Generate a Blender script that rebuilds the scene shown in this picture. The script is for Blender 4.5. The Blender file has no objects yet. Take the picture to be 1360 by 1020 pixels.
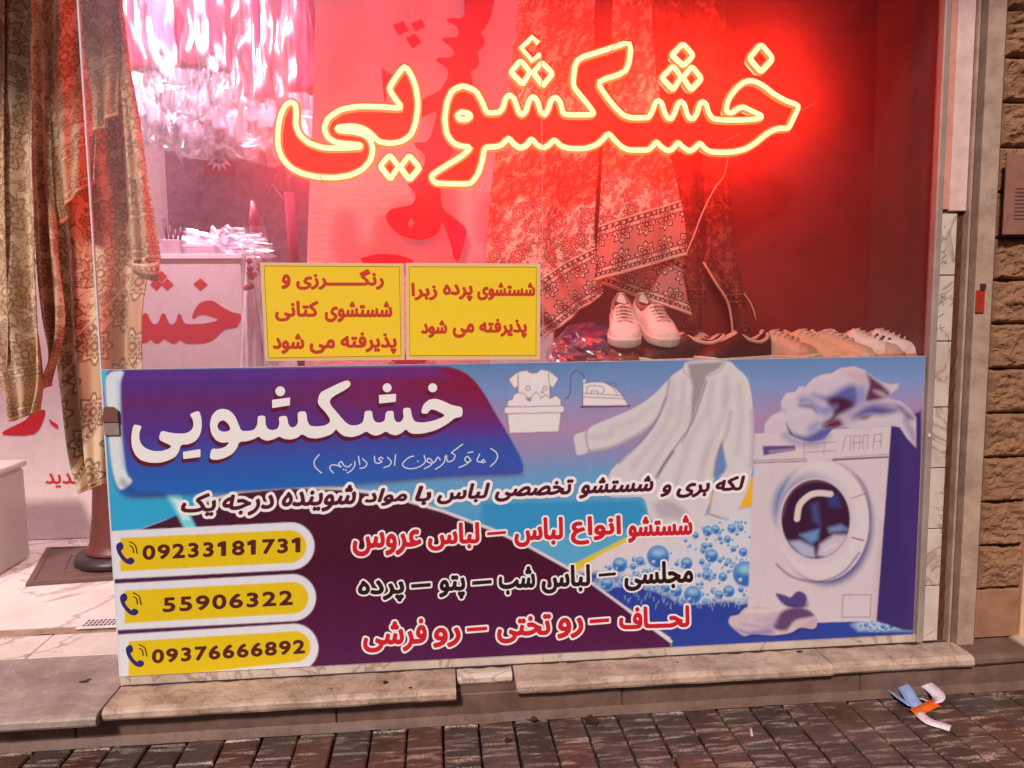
import bpy, bmesh, math, random
import numpy as np
from mathutils import Vector, noise
from mathutils.geometry import delaunay_2d_cdt
random.seed(7); RNG = np.random.RandomState(7)
SC = bpy.context.scene; COL = SC.collection
PI = math.pi
# ------------------------------------------------------------------ camera
F, PITCH, YAW, ROLL = 1019.999, 0.100339953, 0.0980493790, -0.00938759193
CAM = np.array([0.0, -2.2, 1.262])
fw = np.array([math.sin(YAW)*math.cos(PITCH), math.cos(YAW)*math.cos(PITCH), -math.sin(PITCH)])
rt = np.cross(fw, [0, 0, 1.0]); rt /= np.linalg.norm(rt); up = np.cross(rt, fw)
R_ = rt*math.cos(ROLL) + up*math.sin(ROLL); U_ = -rt*math.sin(ROLL) + up*math.cos(ROLL)
ROT = np.array([R_, U_, fw])
cd = bpy.data.cameras.new('camera'); cam = bpy.data.objects.new('camera', cd); COL.objects.link(cam)
cd.sensor_width = 36; cd.lens = F/1360*36; cd.clip_start = .05; cd.clip_end = 500
from mathutils import Matrix
cam.matrix_world = Matrix(((R_[0], U_[0], -fw[0], CAM[0]), (R_[1], U_[1], -fw[1], CAM[1]), (R_[2], U_[2], -fw[2], CAM[2]), (0, 0, 0, 1)))
SC.camera = cam
# ------------------------------------------------------------------ night sky, street light, exposure
w = bpy.data.worlds.new('World'); SC.world = w; w.use_nodes = True
nt = w.node_tree; bg = nt.nodes['Background']; sky = nt.nodes.new('ShaderNodeTexSky'); sky.sky_type = 'NISHITA'
SUN_EL, SUN_AZ = math.radians(42), math.radians(203)      # light from the street side, a little to the left
sky.sun_disc = False; sky.sun_elevation = SUN_EL; sky.sun_rotation = SUN_AZ
bg.inputs[1].default_value = 0.035
hue = nt.nodes.new('ShaderNodeMix'); hue.data_type = 'RGBA'; hue.blend_type = 'MULTIPLY'; hue.inputs[0].default_value = 1
hue.inputs[7].default_value = (1, .74, .70, 1)
nt.links.new(sky.outputs[0], hue.inputs[6]); nt.links.new(hue.outputs[2], bg.inputs[0])
sd = bpy.data.lights.new('street_light', 'SUN'); sd.energy = 3.45; sd.angle = math.radians(7); sd.color = (1, .84, .77)
so = bpy.data.objects.new('street_light', sd); COL.objects.link(so)
dv = Vector((math.sin(SUN_AZ)*math.cos(SUN_EL), math.cos(SUN_AZ)*math.cos(SUN_EL), math.sin(SUN_EL)))
so.rotation_euler = dv.to_track_quat('Z', 'Y').to_euler(); so.location = dv*8
SC.view_settings.view_transform = 'Standard'; SC.view_settings.look = 'None'; SC.view_settings.gamma = 1
SC.view_settings.exposure = 0
SC.render.engine = 'CYCLES'; SC.cycles.use_denoising = True; SC.cycles.max_bounces = 8; SC.cycles.transparent_max_bounces = 16
SC.cycles.sample_clamp_indirect = 6; SC.cycles.caustics_reflective = False; SC.cycles.caustics_refractive = False

# ------------------------------------------------------------------ mapping between the picture and real planes
def W(px, py, y=None, z=None, x=None):
    d = np.array([(px-680)/F, -(py-510)/F, 1.0]) @ ROT
    if y is not None: t = (y-CAM[1])/d[1]
    elif z is not None: t = (z-CAM[2])/d[2]
    else: t = (x-CAM[0])/d[0]
    return tuple(CAM + t*d)
def Wn(P, y):
    P = np.asarray(P, float); d = np.stack([(P[:, 0]-680)/F, -(P[:, 1]-510)/F, np.ones(len(P))], 1) @ ROT
    return CAM + d*((y-CAM[1])/d[:, 1])[:, None]
def proj(V):
    q = (np.asarray(V, float)-CAM) @ ROT.T
    return np.stack([680+F*q[:, 0]/q[:, 2], 510-F*q[:, 1]/q[:, 2]], 1)

# ------------------------------------------------------------------ objects
def tag(o, label=None, cat=None, group=None, kind=None):
    if label: o['label'] = label
    if cat: o['category'] = cat
    if group: o['group'] = group
    if kind: o['kind'] = kind
    return o
def empty(name, loc, label, cat, group=None, rz=0):
    o = bpy.data.objects.new(name, None); COL.objects.link(o); o.location = loc; o.rotation_euler = (0, 0, rz); o.empty_display_size = .05
    return tag(o, label, cat, group)
def link(name, me, parent=None, local=False):
    o = bpy.data.objects.new(name, me); COL.objects.link(o)
    if parent is not None:
        o.parent = parent
        if not local:                                      # vertices are in world space
            from mathutils import Matrix, Euler
            M = Matrix.Identity(4); q = parent; 
            while q is not None:
                M = Matrix.LocRotScale(q.location, q.rotation_euler, q.scale) @ (q.matrix_parent_inverse @ M) ; q = q.parent
            o.matrix_parent_inverse = M.inverted()
    return o
def mk(name, V, Fc, mat, parent=None, smooth=False, uv=None, col=None, local=False):
    me = bpy.data.meshes.new(name); me.from_pydata([tuple(map(float, v)) for v in V], [], Fc)
    if uv is not None:
        l = me.uv_layers.new(name='UVMap'); a = np.asarray(uv, float)
        idx = np.empty(len(me.loops), int); me.loops.foreach_get('vertex_index', idx)
        l.data.foreach_set('uv', a[idx].ravel())
    if col is not None:
        ca = me.color_attributes.new('Col', 'FLOAT_COLOR', 'POINT'); c = np.ones((len(V), 4)); c[:, :3] = col
        ca.data.foreach_set('color', c.ravel())
    if smooth: me.polygons.foreach_set('use_smooth', [True]*len(me.polygons))
    me.materials.append(mat); me.update()
    return link(name, me, parent, local)
class MB:
    def __init__(s): s.V = []; s.F = []
    def add(s, V, Fc):
        n = len(s.V); s.V += [tuple(v) for v in V]; s.F += [tuple(i+n for i in f) for f in Fc]; return s
    def box(s, x0, x1, y0, y1, z0, z1):
        return s.add([(x0,y0,z0),(x1,y0,z0),(x1,y1,z0),(x0,y1,z0),(x0,y0,z1),(x1,y0,z1),(x1,y1,z1),(x0,y1,z1)],
                     [(0,3,2,1),(4,5,6,7),(0,1,5,4),(1,2,6,5),(2,3,7,6),(3,0,4,7)])
    def tube(s, pts, r, n=8, closed=False, rf=None, flat=1.0):
        P = [Vector(p) for p in pts]; m = len(P); nrm = None; rings = []
        for i in range(m):
            a = P[(i-1) % m] if (closed or i > 0) else P[i]; b = P[(i+1) % m] if (closed or i < m-1) else P[i]
            t = (b-a); t = t.normalized() if t.length > 1e-9 else Vector((0, 0, 1))
            if nrm is None: nrm = t.orthogonal().normalized()
            nrm = (nrm - t*nrm.dot(t)); nrm = nrm.normalized() if nrm.length > 1e-6 else t.orthogonal().normalized()
            bn = t.cross(nrm); rr = r*(rf(i/(m-1)) if rf else 1)
            rings.append([P[i] + (nrm*math.cos(2*PI*k/n) + bn*math.sin(2*PI*k/n)*flat)*rr for k in range(n)])
        V = [v for g in rings for v in g]; Fc = []
        for i in range(m if closed else m-1):
            j = (i+1) % m
            for k in range(n): Fc.append((i*n+k, i*n+(k+1) % n, j*n+(k+1) % n, j*n+k))
        if not closed: Fc += [tuple(range(n))[::-1], tuple((m-1)*n+k for k in range(n))]
        return s.add(V, Fc)
    def lathe(s, prof, c, n=24):
        V = []; Fc = []
        for r, z in prof:
            for k in range(n): V.append((c[0]+r*math.cos(2*PI*k/n), c[1]+r*math.sin(2*PI*k/n), c[2]+z))
        for i in range(len(prof)-1):
            for k in range(n): Fc.append((i*n+k, i*n+(k+1) % n, (i+1)*n+(k+1) % n, (i+1)*n+k))
        Fc += [tuple(range(n))[::-1], tuple((len(prof)-1)*n+k for k in range(n))]
        return s.add(V, Fc)
    def build(s, name, mat, parent=None, smooth=False, local=False): return mk(name, s.V, s.F, mat, parent, smooth, local=local)
def bevel(o, w=.003, seg=2):
    m = o.modifiers.new('bevel', 'BEVEL'); m.width = w; m.segments = seg; m.limit_method = 'ANGLE'; return o

# ------------------------------------------------------------------ materials
def lin(c):
    c = np.asarray(c, float)/255; return np.where(c <= .04045, c/12.92, ((c+.055)/1.055)**2.4)
class NG:
    def __init__(s, name):
        s.m = bpy.data.materials.new(name); s.m.use_nodes = True; s.t = s.m.node_tree; s.b = s.t.nodes['Principled BSDF']
    def n(s, ty, **k):
        a = s.t.nodes.new(ty)
        for q, v in k.items(): setattr(a, q, v)
        return a
    def put(s, sock, v):
        if v is None: return
        if isinstance(v, bpy.types.NodeSocket): s.t.links.new(v, sock)
        else:
            if hasattr(v, '__len__') and len(v) == 3 and sock.type == 'RGBA': v = (*v, 1)
            sock.default_value = v
    def M(s, op, a, b=None, c=None):
        q = s.n('ShaderNodeMath', operation=op); s.put(q.inputs[0], a); s.put(q.inputs[1], b); s.put(q.inputs[2], c); return q.outputs[0]
    def VM(s, op, a, b=None, c=None):
        q = s.n('ShaderNodeVectorMath', operation=op); s.put(q.inputs[0], a); s.put(q.inputs[1], b); s.put(q.inputs[2], c)
        return q.outputs['Value'] if op in ('LENGTH', 'DISTANCE', 'DOT_PRODUCT') else q.outputs[0]
    def mix(s, f, a, b, mode='MIX'):
        q = s.n('ShaderNodeMix', data_type='RGBA', blend_type=mode); s.put(q.inputs[0], f); s.put(q.inputs[6], a); s.put(q.inputs[7], b); return q.outputs[2]
    def sep(s, v): q = s.n('ShaderNodeSeparateXYZ'); s.put(q.inputs[0], v); return q.outputs[0], q.outputs[1], q.outputs[2]
    def comb(s, x, y, z=0): q = s.n('ShaderNodeCombineXYZ'); s.put(q.inputs[0], x); s.put(q.inputs[1], y); s.put(q.inputs[2], z); return q.outputs[0]
    def noise(s, v, sc, det=4, rough=.55, dist=0):
        q = s.n('ShaderNodeTexNoise'); s.put(q.inputs['Vector'], v); q.inputs['Scale'].default_value = sc; q.inputs['Detail'].default_value = det
        q.inputs['Roughness'].default_value = rough; q.inputs['Distortion'].default_value = dist; return q.outputs[0]
    def vor(s, v, sc, rnd=1, feat='F1'):
        q = s.n('ShaderNodeTexVoronoi', feature=feat); s.put(q.inputs['Vector'], v); q.inputs['Scale'].default_value = sc; q.inputs['Randomness'].default_value = rnd; return q
    def ramp(s, f, lo, hi):
        q = s.n('ShaderNodeMapRange'); s.put(q.inputs[0], f); q.inputs[1].default_value = lo; q.inputs[2].default_value = hi; return q.outputs[0]
    def band(s, f, c, wd): return s.M('LESS_THAN', s.M('ABSOLUTE', s.M('SUBTRACT', f, c)), wd)
    def bump(s, h, st, d=.01):
        q = s.n('ShaderNodeBump'); q.inputs['Strength'].default_value = st; q.inputs['Distance'].default_value = d; s.put(q.inputs['Height'], h)
        s.t.links.new(q.outputs[0], s.b.inputs['Normal'])
    def obj(s): return s.n('ShaderNodeTexCoord').outputs['Object']
    def uv(s): return s.n('ShaderNodeTexCoord').outputs['UV']
    def pos(s): return s.n('ShaderNodeNewGeometry').outputs['Position']
    def fin(s, col=None, rough=.6, metal=0, spec=.5):
        s.put(s.b.inputs['Base Color'], col); s.put(s.b.inputs['Roughness'], rough); s.b.inputs['Metallic'].default_value = metal
        s.b.inputs['Specular IOR Level'].default_value = spec; return s.m
def flat(name, rgb, rough=.6, metal=0, var=.12, sc=30, bump=0, spec=.5):
    g = NG(name); c = lin(rgb); p = g.pos(); n = g.noise(p, sc)
    col = g.mix(g.ramp(n, .3, .7), tuple(c*(1-var)), tuple(np.minimum(c*(1+var), 1)))
    if bump: g.bump(g.noise(p, sc*2), bump, .004)
    return g.fin(col, rough, metal, spec)
def dirty(name, rgb, dirt, sc=6, amt=.5, rough=.5, bump=.2, vein=None, thr=.5):
    g = NG(name); p = g.pos(); n = g.noise(p, sc, 6, .65); n2 = g.noise(p, sc*9, 5, .7)
    c = g.mix(g.ramp(n2, .3, .75), tuple(lin(rgb)*.82), tuple(lin(rgb)))
    if vein is not None:
        v = g.noise(p, sc*.7, 5, .6, 1.2); l = g.ramp(g.M('ABSOLUTE', g.M('SUBTRACT', v, .5)), .03, 0)
        c = g.mix(g.M('MULTIPLY', l, .75), c, tuple(lin(vein)))
    f = g.M('MULTIPLY', g.ramp(g.M('ADD', g.M('MULTIPLY', n, .7), g.M('MULTIPLY', n2, .3)), thr-.08, thr+.2), amt)
    c = g.mix(f, c, tuple(lin(dirt))); g.bump(n2, bump, .004)
    return g.fin(c, g.M('ADD', g.M('MULTIPLY', n2, .3), rough-.15), 0, .4)
def vcol(name, rough=.45):
    g = NG(name); a = g.n('ShaderNodeAttribute', attribute_name='Col'); return g.fin(a.outputs[0], rough, 0, .35)

# ------------------------------------------------------------------ 2D shapes: distance fields, contours, flat meshes
def round_poly(P, k=3, t=.3):
    P = np.asarray(P, float); n = len(P); out = []
    for i in range(n):
        a, b, c = P[i-1], P[i], P[(i+1) % n]; p = b+(a-b)*t; q = b+(c-b)*t
        for s in np.linspace(0, 1, k+1): out.append((1-s)**2*p+2*s*(1-s)*b+s*s*q)
    return np.array(out)
def smooth_closed(P, k=4):
    P = np.asarray(P, float); n = len(P); out = []
    for i in range(n):
        a, b, c, d = P[i-1], P[i], P[(i+1) % n], P[(i+2) % n]
        for j in range(k):
            t = j/k; out.append(.5*(2*b + (c-a)*t + (2*a-5*b+4*c-d)*t*t + (3*b-a-3*c+d)*t**3))
    return np.array(out)
def smooth_open(P, k=5):
    P = np.asarray(P, float); Q = np.vstack([2*P[0]-P[1], P, 2*P[-1]-P[-2]]); out = []
    for i in range(1, len(Q)-2):
        a, b, c, d = Q[i-1], Q[i], Q[i+1], Q[i+2]
        for j in range(k):
            t = j/k; out.append(.5*(2*b + (c-a)*t + (2*a-5*b+4*c-d)*t*t + (3*b-a-3*c+d)*t**3))
    out.append(P[-1]); return np.array(out)
def poly_sdf(P, X, Y, closed=True):
    """signed distance (negative inside) of closed polygon, or plain distance of an open line"""
    P = np.asarray(P, float); D = np.full(X.shape, 1e9); ins = np.zeros(X.shape, bool); n = len(P)
    for i in range(n if closed else n-1):
        a = P[i]; b = P[(i+1) % n]; ex, ey = b-a; wx = X-a[0]; wy = Y-a[1]; L = ex*ex+ey*ey
        if L < 1e-12: continue
        t = np.clip((wx*ex+wy*ey)/L, 0, 1); D = np.minimum(D, (wx-ex*t)**2+(wy-ey*t)**2)
        if closed:
            c = (a[1] > Y) != (b[1] > Y)
            if abs(ey) > 1e-12: ins ^= c & (X < ex*(Y-a[1])/ey + a[0])
    D = np.sqrt(D); return np.where(ins, -D, D) if closed else D
def contours(S, x0, y0, h):
    """zero contours of S (rows = y), as closed loops in picture units"""
    S = np.pad(S, 1, constant_values=9.0); x0 -= h; y0 -= h
    S = np.where(np.abs(S) < 1e-6, 1e-6, S); N = S < 0; nx = {}
    code = N[:-1, :-1]*1 + N[:-1, 1:]*2 + N[1:, 1:]*4 + N[1:, :-1]*8
    T = {1: [(3, 0)], 2: [(0, 1)], 3: [(3, 1)], 4: [(1, 2)], 5: [(3, 2), (1, 0)], 6: [(0, 2)], 7: [(3, 2)], 8: [(2, 3)], 9: [(2, 0)], 10: [(0, 3), (2, 1)], 11: [(2, 1)], 12: [(1, 3)], 13: [(1, 0)], 14: [(0, 3)]}
    for i, j in zip(*np.nonzero((code > 0) & (code < 15))):
        E = ((i, j, 0), (i, j+1, 1), (i+1, j, 0), (i, j, 1))
        for a, b in T[int(code[i, j])]: nx[E[a]] = E[b]
    def pt(e):
        i, j, k = e; a = S[i, j]; b = S[i, j+1] if k == 0 else S[i+1, j]; t = a/(a-b)
        return (x0+(j+(t if k == 0 else 0))*h, y0+(i+(t if k else 0))*h)
    loops = []
    while nx:
        s, e = nx.popitem(); L = [s]
        while e != s and e in nx: L.append(e); e = nx.pop(e)
        if len(L) > 5: loops.append(np.array([pt(q) for q in L]))
    return loops
def simplify(P, tol):
    n = len(P); i0 = 0; i1 = int(np.argmax(((P-P[0])**2).sum(1)))
    keep = {i0, i1}; Q = np.vstack([P, P[:1]]); st = [(0, i1), (i1, n)]
    while st:
        a, b = st.pop()
        if b-a < 2: continue
        d = Q[b]-Q[a]; L = math.hypot(*d) or 1e-9; r = Q[a+1:b]-Q[a]; e = np.abs(r[:, 0]*d[1]-r[:, 1]*d[0])/L; k = int(np.argmax(e))
        if e[k] > tol: k += a+1; keep.add(k); st += [(a, k), (k, b)]
    return P[sorted(i for i in keep if i < n)]
def field(fn, bb, h, pad=6):
    x0, y0, x1, y1 = bb[0]-pad, bb[1]-pad, bb[2]+pad, bb[3]+pad
    xs = np.arange(x0, x1, h); ys = np.arange(y0, y1, h); X, Y = np.meshgrid(xs, ys)
    return fn(X, Y), x0, y0
def bbox(P): P = np.asarray(P); return (P[:, 0].min(), P[:, 1].min(), P[:, 0].max(), P[:, 1].max())
def loops_mesh(loops, y, tol=.08, thick=0):
    """flat mesh facing the street on plane y from loops in picture units, with thickness going inward"""
    L3 = [[(p[0], p[1]) for p in simplify(l, tol)] for l in loops]; L3 = [l for l in L3 if len(l) > 2]
    pts = [p for l in L3 for p in l]
    if not pts: return [], []
    ed = []; k = 0
    for l in L3: ed += [(k+i, k+(i+1) % len(l)) for i in range(len(l))]; k += len(l)
    vo, _, fo, _, _, _ = delaunay_2d_cdt([Vector(p) for p in pts], ed, [], 0, 1e-6)
    A = np.array([(v.x, v.y) for v in vo]); V = list(map(tuple, Wn(A, y))); Fc = []
    TR = np.array([f for f in fo]); cen = A[TR].mean(1); ins = np.zeros(len(TR), bool)
    for l in L3:
        l = np.array(l)
        for i in range(len(l)):
            p, q = l[i], l[(i+1) % len(l)]
            c = (p[1] > cen[:, 1]) != (q[1] > cen[:, 1])
            if p[1] != q[1]: ins ^= c & (cen[:, 0] < (q[0]-p[0])*(cen[:, 1]-p[1])/(q[1]-p[1])+p[0])
    for (a, b, c), k in zip(TR, ins):
        if not k: continue
        ar = (A[b, 0]-A[a, 0])*(A[c, 1]-A[a, 1])-(A[b, 1]-A[a, 1])*(A[c, 0]-A[a, 0])
        if abs(ar) < 1e-9: continue
        Fc.append((int(a), int(b), int(c)) if ar < 0 else (int(a), int(c), int(b)))
    if thick:
        n = len(V); V += [(v[0], v[1]+thick, v[2]) for v in V]; Fc += [tuple(i+n for i in f[::-1]) for f in Fc]; k = len(V)
        P3 = [tuple(q) for q in Wn(pts, y)]; n = len(P3); V += P3 + [(q[0], q[1]+thick, q[2]) for q in P3]
        for l in L3:
            m = len(l)
            for i in range(m): a, b = k+i, k+(i+1) % m; Fc.append((a, b, b+n, a+n))
            k += m
    return V, Fc
FORMS = {}
def _f(ch, iso, fin, ini=None, med=None): FORMS[ch] = (iso, fin, ini, med)
for ch, b in zip('بتثجحخ', (0xFE8F, 0xFE95, 0xFE99, 0xFE9D, 0xFEA1, 0xFEA5)): _f(ch, b, b+1, b+2, b+3)
for ch, b in zip('سشصضطظعغفقکلمنه', (0xFEB1, 0xFEB5, 0xFEB9, 0xFEBD, 0xFEC1, 0xFEC5, 0xFEC9, 0xFECD, 0xFED1, 0xFED5, 0xFB8E, 0xFEDD, 0xFEE1, 0xFEE5, 0xFEE9)): _f(ch, b, b+1, b+2, b+3)
for ch, b in (('پ', 0xFB56), ('گ', 0xFB92), ('ی', 0xFBFC)): _f(ch, b, b+1, b+2, b+3)
for ch, b in zip('ادذرزو', (0xFE8D, 0xFEA9, 0xFEAB, 0xFEAD, 0xFEAF, 0xFEED)): _f(ch, b, b+1)
def shape_fa(t):
    out = []
    for i, c in enumerate(t):
        if c == 'ـ': out.append(c); continue
        if c not in FORMS: out.append(c); continue
        pv = t[i-1] if i else ' '; nx_ = t[i+1] if i+1 < len(t) else ' '
        jp = pv == 'ـ' or (pv in FORMS and FORMS[pv][2]); jn = (nx_ == 'ـ' or nx_ in FORMS) and FORMS[c][2]
        iso, fin, ini, med = FORMS[c]; out.append(chr(med if jp and jn else fin if jp else ini if jn else iso))
    return ''.join(out[::-1])
def text_loops(s, shear=0):
    """closed outlines of a line of type, in font units"""
    if s.isdigit():
        out = []
        for k, ch in enumerate(s):
            if ch == '1': L = [np.array([(.33, 0), (.33, .69), (.215, .69), (.05, .60), (.05, .475), (.19, .535), (.19, 0)])]
            else: L = text_loops(ch+' ')
            out += [l+np.array([k*.575, 0]) for l in L]
        return out
    c = bpy.data.curves.new('t', 'FONT'); c.body = s; c.resolution_u = 4; c.shear = shear; c.fill_mode = 'NONE'
    o = bpy.data.objects.new('t', c); COL.objects.link(o); dg = bpy.context.evaluated_depsgraph_get(); me = o.evaluated_get(dg).to_mesh()
    V = np.array([v.co[:2] for v in me.vertices]); nx_ = {e.vertices[0]: e.vertices[1] for e in me.edges}; out = []
    ends = [a for a, b in nx_.items() if b < a]; st = 0
    for e in sorted(ends): out.append(V[st:e+1]); st = e+1
    o.evaluated_get(dg).to_mesh_clear(); bpy.data.objects.remove(o); bpy.data.curves.remove(c); return out
def text_field(s, box, slope=0, fat=0, h=.3, shear=0, sp=1.0, pad=7):
    """distance field of a word fitted into a box of picture units"""
    LL = text_loops(s, shear); V = np.vstack(LL); x0, y0, x1, y1 = box; f = fat
    a = V.min(0); b = V.max(0)
    def fit(V):
        X = x0+f+(V[:, 0]-a[0])/(b[0]-a[0])*(x1-x0-2*f); return X, y1-f-(V[:, 1]-a[1])/(b[1]-a[1])*(y1-y0-2*f) + slope*(X-(x0+x1)/2)
    X, Y = fit(V); gx, gy = x0-pad, min(y0, Y.min())-pad; nx = int((x1+pad-gx)/h)+1; ny = int((max(y1, Y.max())+pad-gy)/h)+1
    D = np.zeros((ny, nx+1), int)
    for l in LL:
        X, Y = fit(l); P = np.stack([(X-gx)/h, (Y-gy)/h], 1); n = len(P)
        for i in range(n):
            p, q = P[i], P[(i+1) % n]
            if p[1] == q[1]: continue
            sg = 1 if q[1] > p[1] else -1; lo, hi = min(p[1], q[1]), max(p[1], q[1])
            r = np.arange(max(0, math.ceil(lo)), min(ny, math.ceil(hi))); r = r[(r >= lo) & (r < hi)]
            if len(r): cx = np.clip(np.ceil(p[0]+(r-p[1])*(q[0]-p[0])/(q[1]-p[1])).astype(int), 0, nx); D[r, 0] += sg; np.add.at(D, (r, cx), -sg)
    m = np.cumsum(D, 1)[:, :-1] != 0
    R = int(7/h)
    def edt(mask):
        g = np.where(mask, 0., 1e6)
        for ax in (0, 1):
            o = g.copy()
            for k in range(1, R):
                for sgn in (1, -1):
                    sh = np.full_like(g, 1e6); src = [slice(None)]*2; dst = [slice(None)]*2
                    if sgn > 0: dst[ax] = slice(k, None); src[ax] = slice(None, -k)
                    else: dst[ax] = slice(None, -k); src[ax] = slice(k, None)
                    sh[tuple(dst)] = g[tuple(src)]; o = np.minimum(o, sh+k*k)
            g = o
        return np.sqrt(np.minimum(g, R*R))
    S = (edt(m)-edt(~m))*h
    K = (.25, .5, .25); S = sum(w_*np.roll(S, s_, 0) for w_, s_ in zip(K, (-1, 0, 1))); S = sum(w_*np.roll(S, s_, 1) for w_, s_ in zip(K, (-1, 0, 1)))
    return S-f, gx, gy
def add_mesh(mb, VF): mb.add(*VF) if VF[0] else None
def words(name, items, y, mat, parent, slope=0, fat=.6, halo=0, halo_y=None, halo_mat=None, shear=0, h=.3, ltr=False):
    for k, (s, *box) in enumerate(items):
        if s == '-':
            x0, y0, x1, y1 = box; P = [(x0, y0+1), (x1, y0-1), (x1, y1-1), (x0, y1+1)]
            S, gx, gy = field(lambda X, Y: poly_sdf(P, X, Y), (x0, y0-1, x1, y1+1), h)
        else: S, gx, gy = text_field(s if ltr else shape_fa(s), box, slope, fat, h, shear)
        o = mk('printed_dash' if s == '-' else name, *loops_mesh(contours(S, gx, gy, h), y), mat, parent)
        if halo: mk('white_outline', *loops_mesh(contours(S-halo, gx, gy, h), halo_y-.00006*(k % 5), .15), halo_mat, parent if o.parent is None else o)
def T(P, x, y, s, s2=None): s2 = s2 or s; return [(x+u*s, y+v*s2) for u, v in P]

# ================================================================== STRUCTURE: ground, step, floor, walls
GZ, FZ = .08, .20
asph = dirty('paving_sand', (92, 74, 66), (50, 38, 34), 5, .6, .8)
me = MB(); 
me.add([(-40, -60, GZ-.03), (60, -60, GZ-.03), (60, 60, GZ-.03), (-40, 60, GZ-.03)], [(0, 1, 2, 3)])
ground = tag(me.build('ground', asph), kind='structure')
brick_m = []
for i, (rgb, amt) in enumerate([((104, 86, 78), .6), ((110, 76, 66), .5), ((94, 80, 74), .7), ((82, 69, 63), .7), ((96, 72, 65), .6)]):
    g = NG('brick_%d' % i); p = g.pos(); n = g.noise(p, 120, 4, .7); n2 = g.noise(p, 9, 4, .6); oi = g.n('ShaderNodeObjectInfo').outputs['Random']
    # worn, whitish scuffs running across the bricks
    st = g.noise(g.VM('MULTIPLY', p, (6, 34, 6)), 1.6, 4, .65)
    c = g.mix(g.ramp(n, .3, .75), tuple(lin(rgb)*.62), tuple(lin(rgb)))
    c = g.mix(g.M('MULTIPLY', g.ramp(n2, .45, .7), amt), c, tuple(lin((58, 42, 38))))
    sp = g.M('MULTIPLY', g.ramp(st, .52, .68), g.ramp(g.noise(p, 420, 2, .6), .42, .56)); c = g.mix(g.M('MULTIPLY', sp, .9), c, tuple(lin((222, 198, 184))))
    g.bump(n, .5, .003); brick_m.append(g.fin(c, g.ramp(n2, .75, .15), 0, .6))
pav = mk('pavement', [(-2.2, -1.6, GZ-.022), (3.2, -1.6, GZ-.022), (3.2, .4, GZ-.022), (-2.2, .4, GZ-.022)], [(0, 1, 2, 3)], asph); tag(pav, kind='structure')
BW, BL = .100, .200
def chamfer(wx, wy, hz, c):
    x, y = wx/2, wy/2
    return ([(-x, -y, -hz), (x, -y, -hz), (x, y, -hz), (-x, y, -hz), (-x, -y, -c), (x, -y, -c), (x, y, -c), (-x, y, -c), (-x+c, -y+c, 0), (x-c, -y+c, 0), (x-c, y-c, 0), (-x+c, y-c, 0)],
            [(0, 1, 5, 4), (1, 2, 6, 5), (2, 3, 7, 6), (3, 0, 4, 7), (4, 5, 9, 8), (5, 6, 10, 9), (6, 7, 11, 10), (7, 4, 8, 11), (8, 9, 10, 11)])
bmeshes = []
for m in brick_m:
    V, Fc = chamfer(BW-.006, BL-.006, .05, .004); q = bpy.data.meshes.new('brick'); q.from_pydata(V, [], Fc); q.materials.append(m); bmeshes.append(q)
for i in range(46):
    for j in range(6):
        x = -1.95+i*BW; y = -.03-(j*BL)+(BL/2 if i % 2 else 0)+.02*math.sin(i*.7)*0
        if y-BL/2 > -.10: continue
        o = bpy.data.objects.new('brick', random.choices(bmeshes, (5, 2, 4, 3, 2))[0]); COL.objects.link(o); o.parent = pav
        o.location = (x+random.uniform(-.0015, .0015), y+random.uniform(-.002, .002), GZ+random.uniform(-.002, .002)); o.rotation_euler = (random.uniform(-.008, .008), random.uniform(-.012, .012), random.uniform(-.008, .008))

marble_w = dirty('white_marble', (226, 212, 198), (128, 100, 84), 7, .55, .35, .15, vein=(150, 120, 100), thr=.52)
marble_o = dirty('old_marble', (214, 190, 170), (104, 74, 60), 11, .8, .5, .35, vein=(170, 138, 118), thr=.49)
marble_d = dirty('grey_marble', (178, 162, 152), (98, 76, 66), 7, .7, .45, .3, vein=(196, 178, 166), thr=.5)
riser_m = dirty('riser_stone', (134, 108, 96), (78, 52, 44), 9, .8, .55, .35, thr=.45)
plinth = empty('step', (0, 0, GZ), None, None); tag(plinth, kind='structure')
MB().box(-2.3, 1.9, -.095, .4, GZ-.04, FZ-.034).build('step_core', riser_m, plinth)
def slab(x0, x1, yf, zt=FZ, th=.034, mat=None, yb=.0, nm='slab', rough=.0022):
    nx = max(4, int((x1-x0)/.03)); prof = [(yf+.014, zt-th), (yf+.004, zt-th+.003), (yf, zt-th*.7), (yf, zt-th*.32), (yf+.004, zt-.005), (yf+.013, zt), (yf+.06, zt+.0003), (yb-.04, zt), (yb, zt)]
    V = []; Fc = []
    for i in range(nx+1):
        x = x0+(x1-x0)*i/nx
        for y, z in prof:
            nz = noise.noise(Vector((x*9, z*60, y*5)))*rough + noise.noise(Vector((x*40, z*90, 3)))*rough*.5
            V.append((x, y+nz, z+(nz*.4 if y < -.05 else 0)))
    m = len(prof)
    for i in range(nx):
        for k in range(m-1): Fc.append((i*m+k, (i+1)*m+k, (i+1)*m+k+1, i*m+k+1))
    Fc += [tuple(range(m)), tuple(nx*m+k for k in range(m))[::-1]]
    return mk(nm, V, Fc, mat or marble_o, plinth, False)
slab(-2.3, -.912, -.175, mat=marble_d, yb=.20)
slab(-.907, .037, -.150, mat=marble_o, yb=.0)
slab(.043, .203, -.062, mat=marble_w, zt=FZ-.004, th=.03)
slab(.209, 1.148, -.135, mat=marble_o)
slab(1.154, 1.60, -.125, mat=marble_o, zt=FZ-.002)
slab(1.604, 1.80, -.118, mat=riser_m, zt=FZ-.006, th=.03)
rb = MB()
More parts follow.
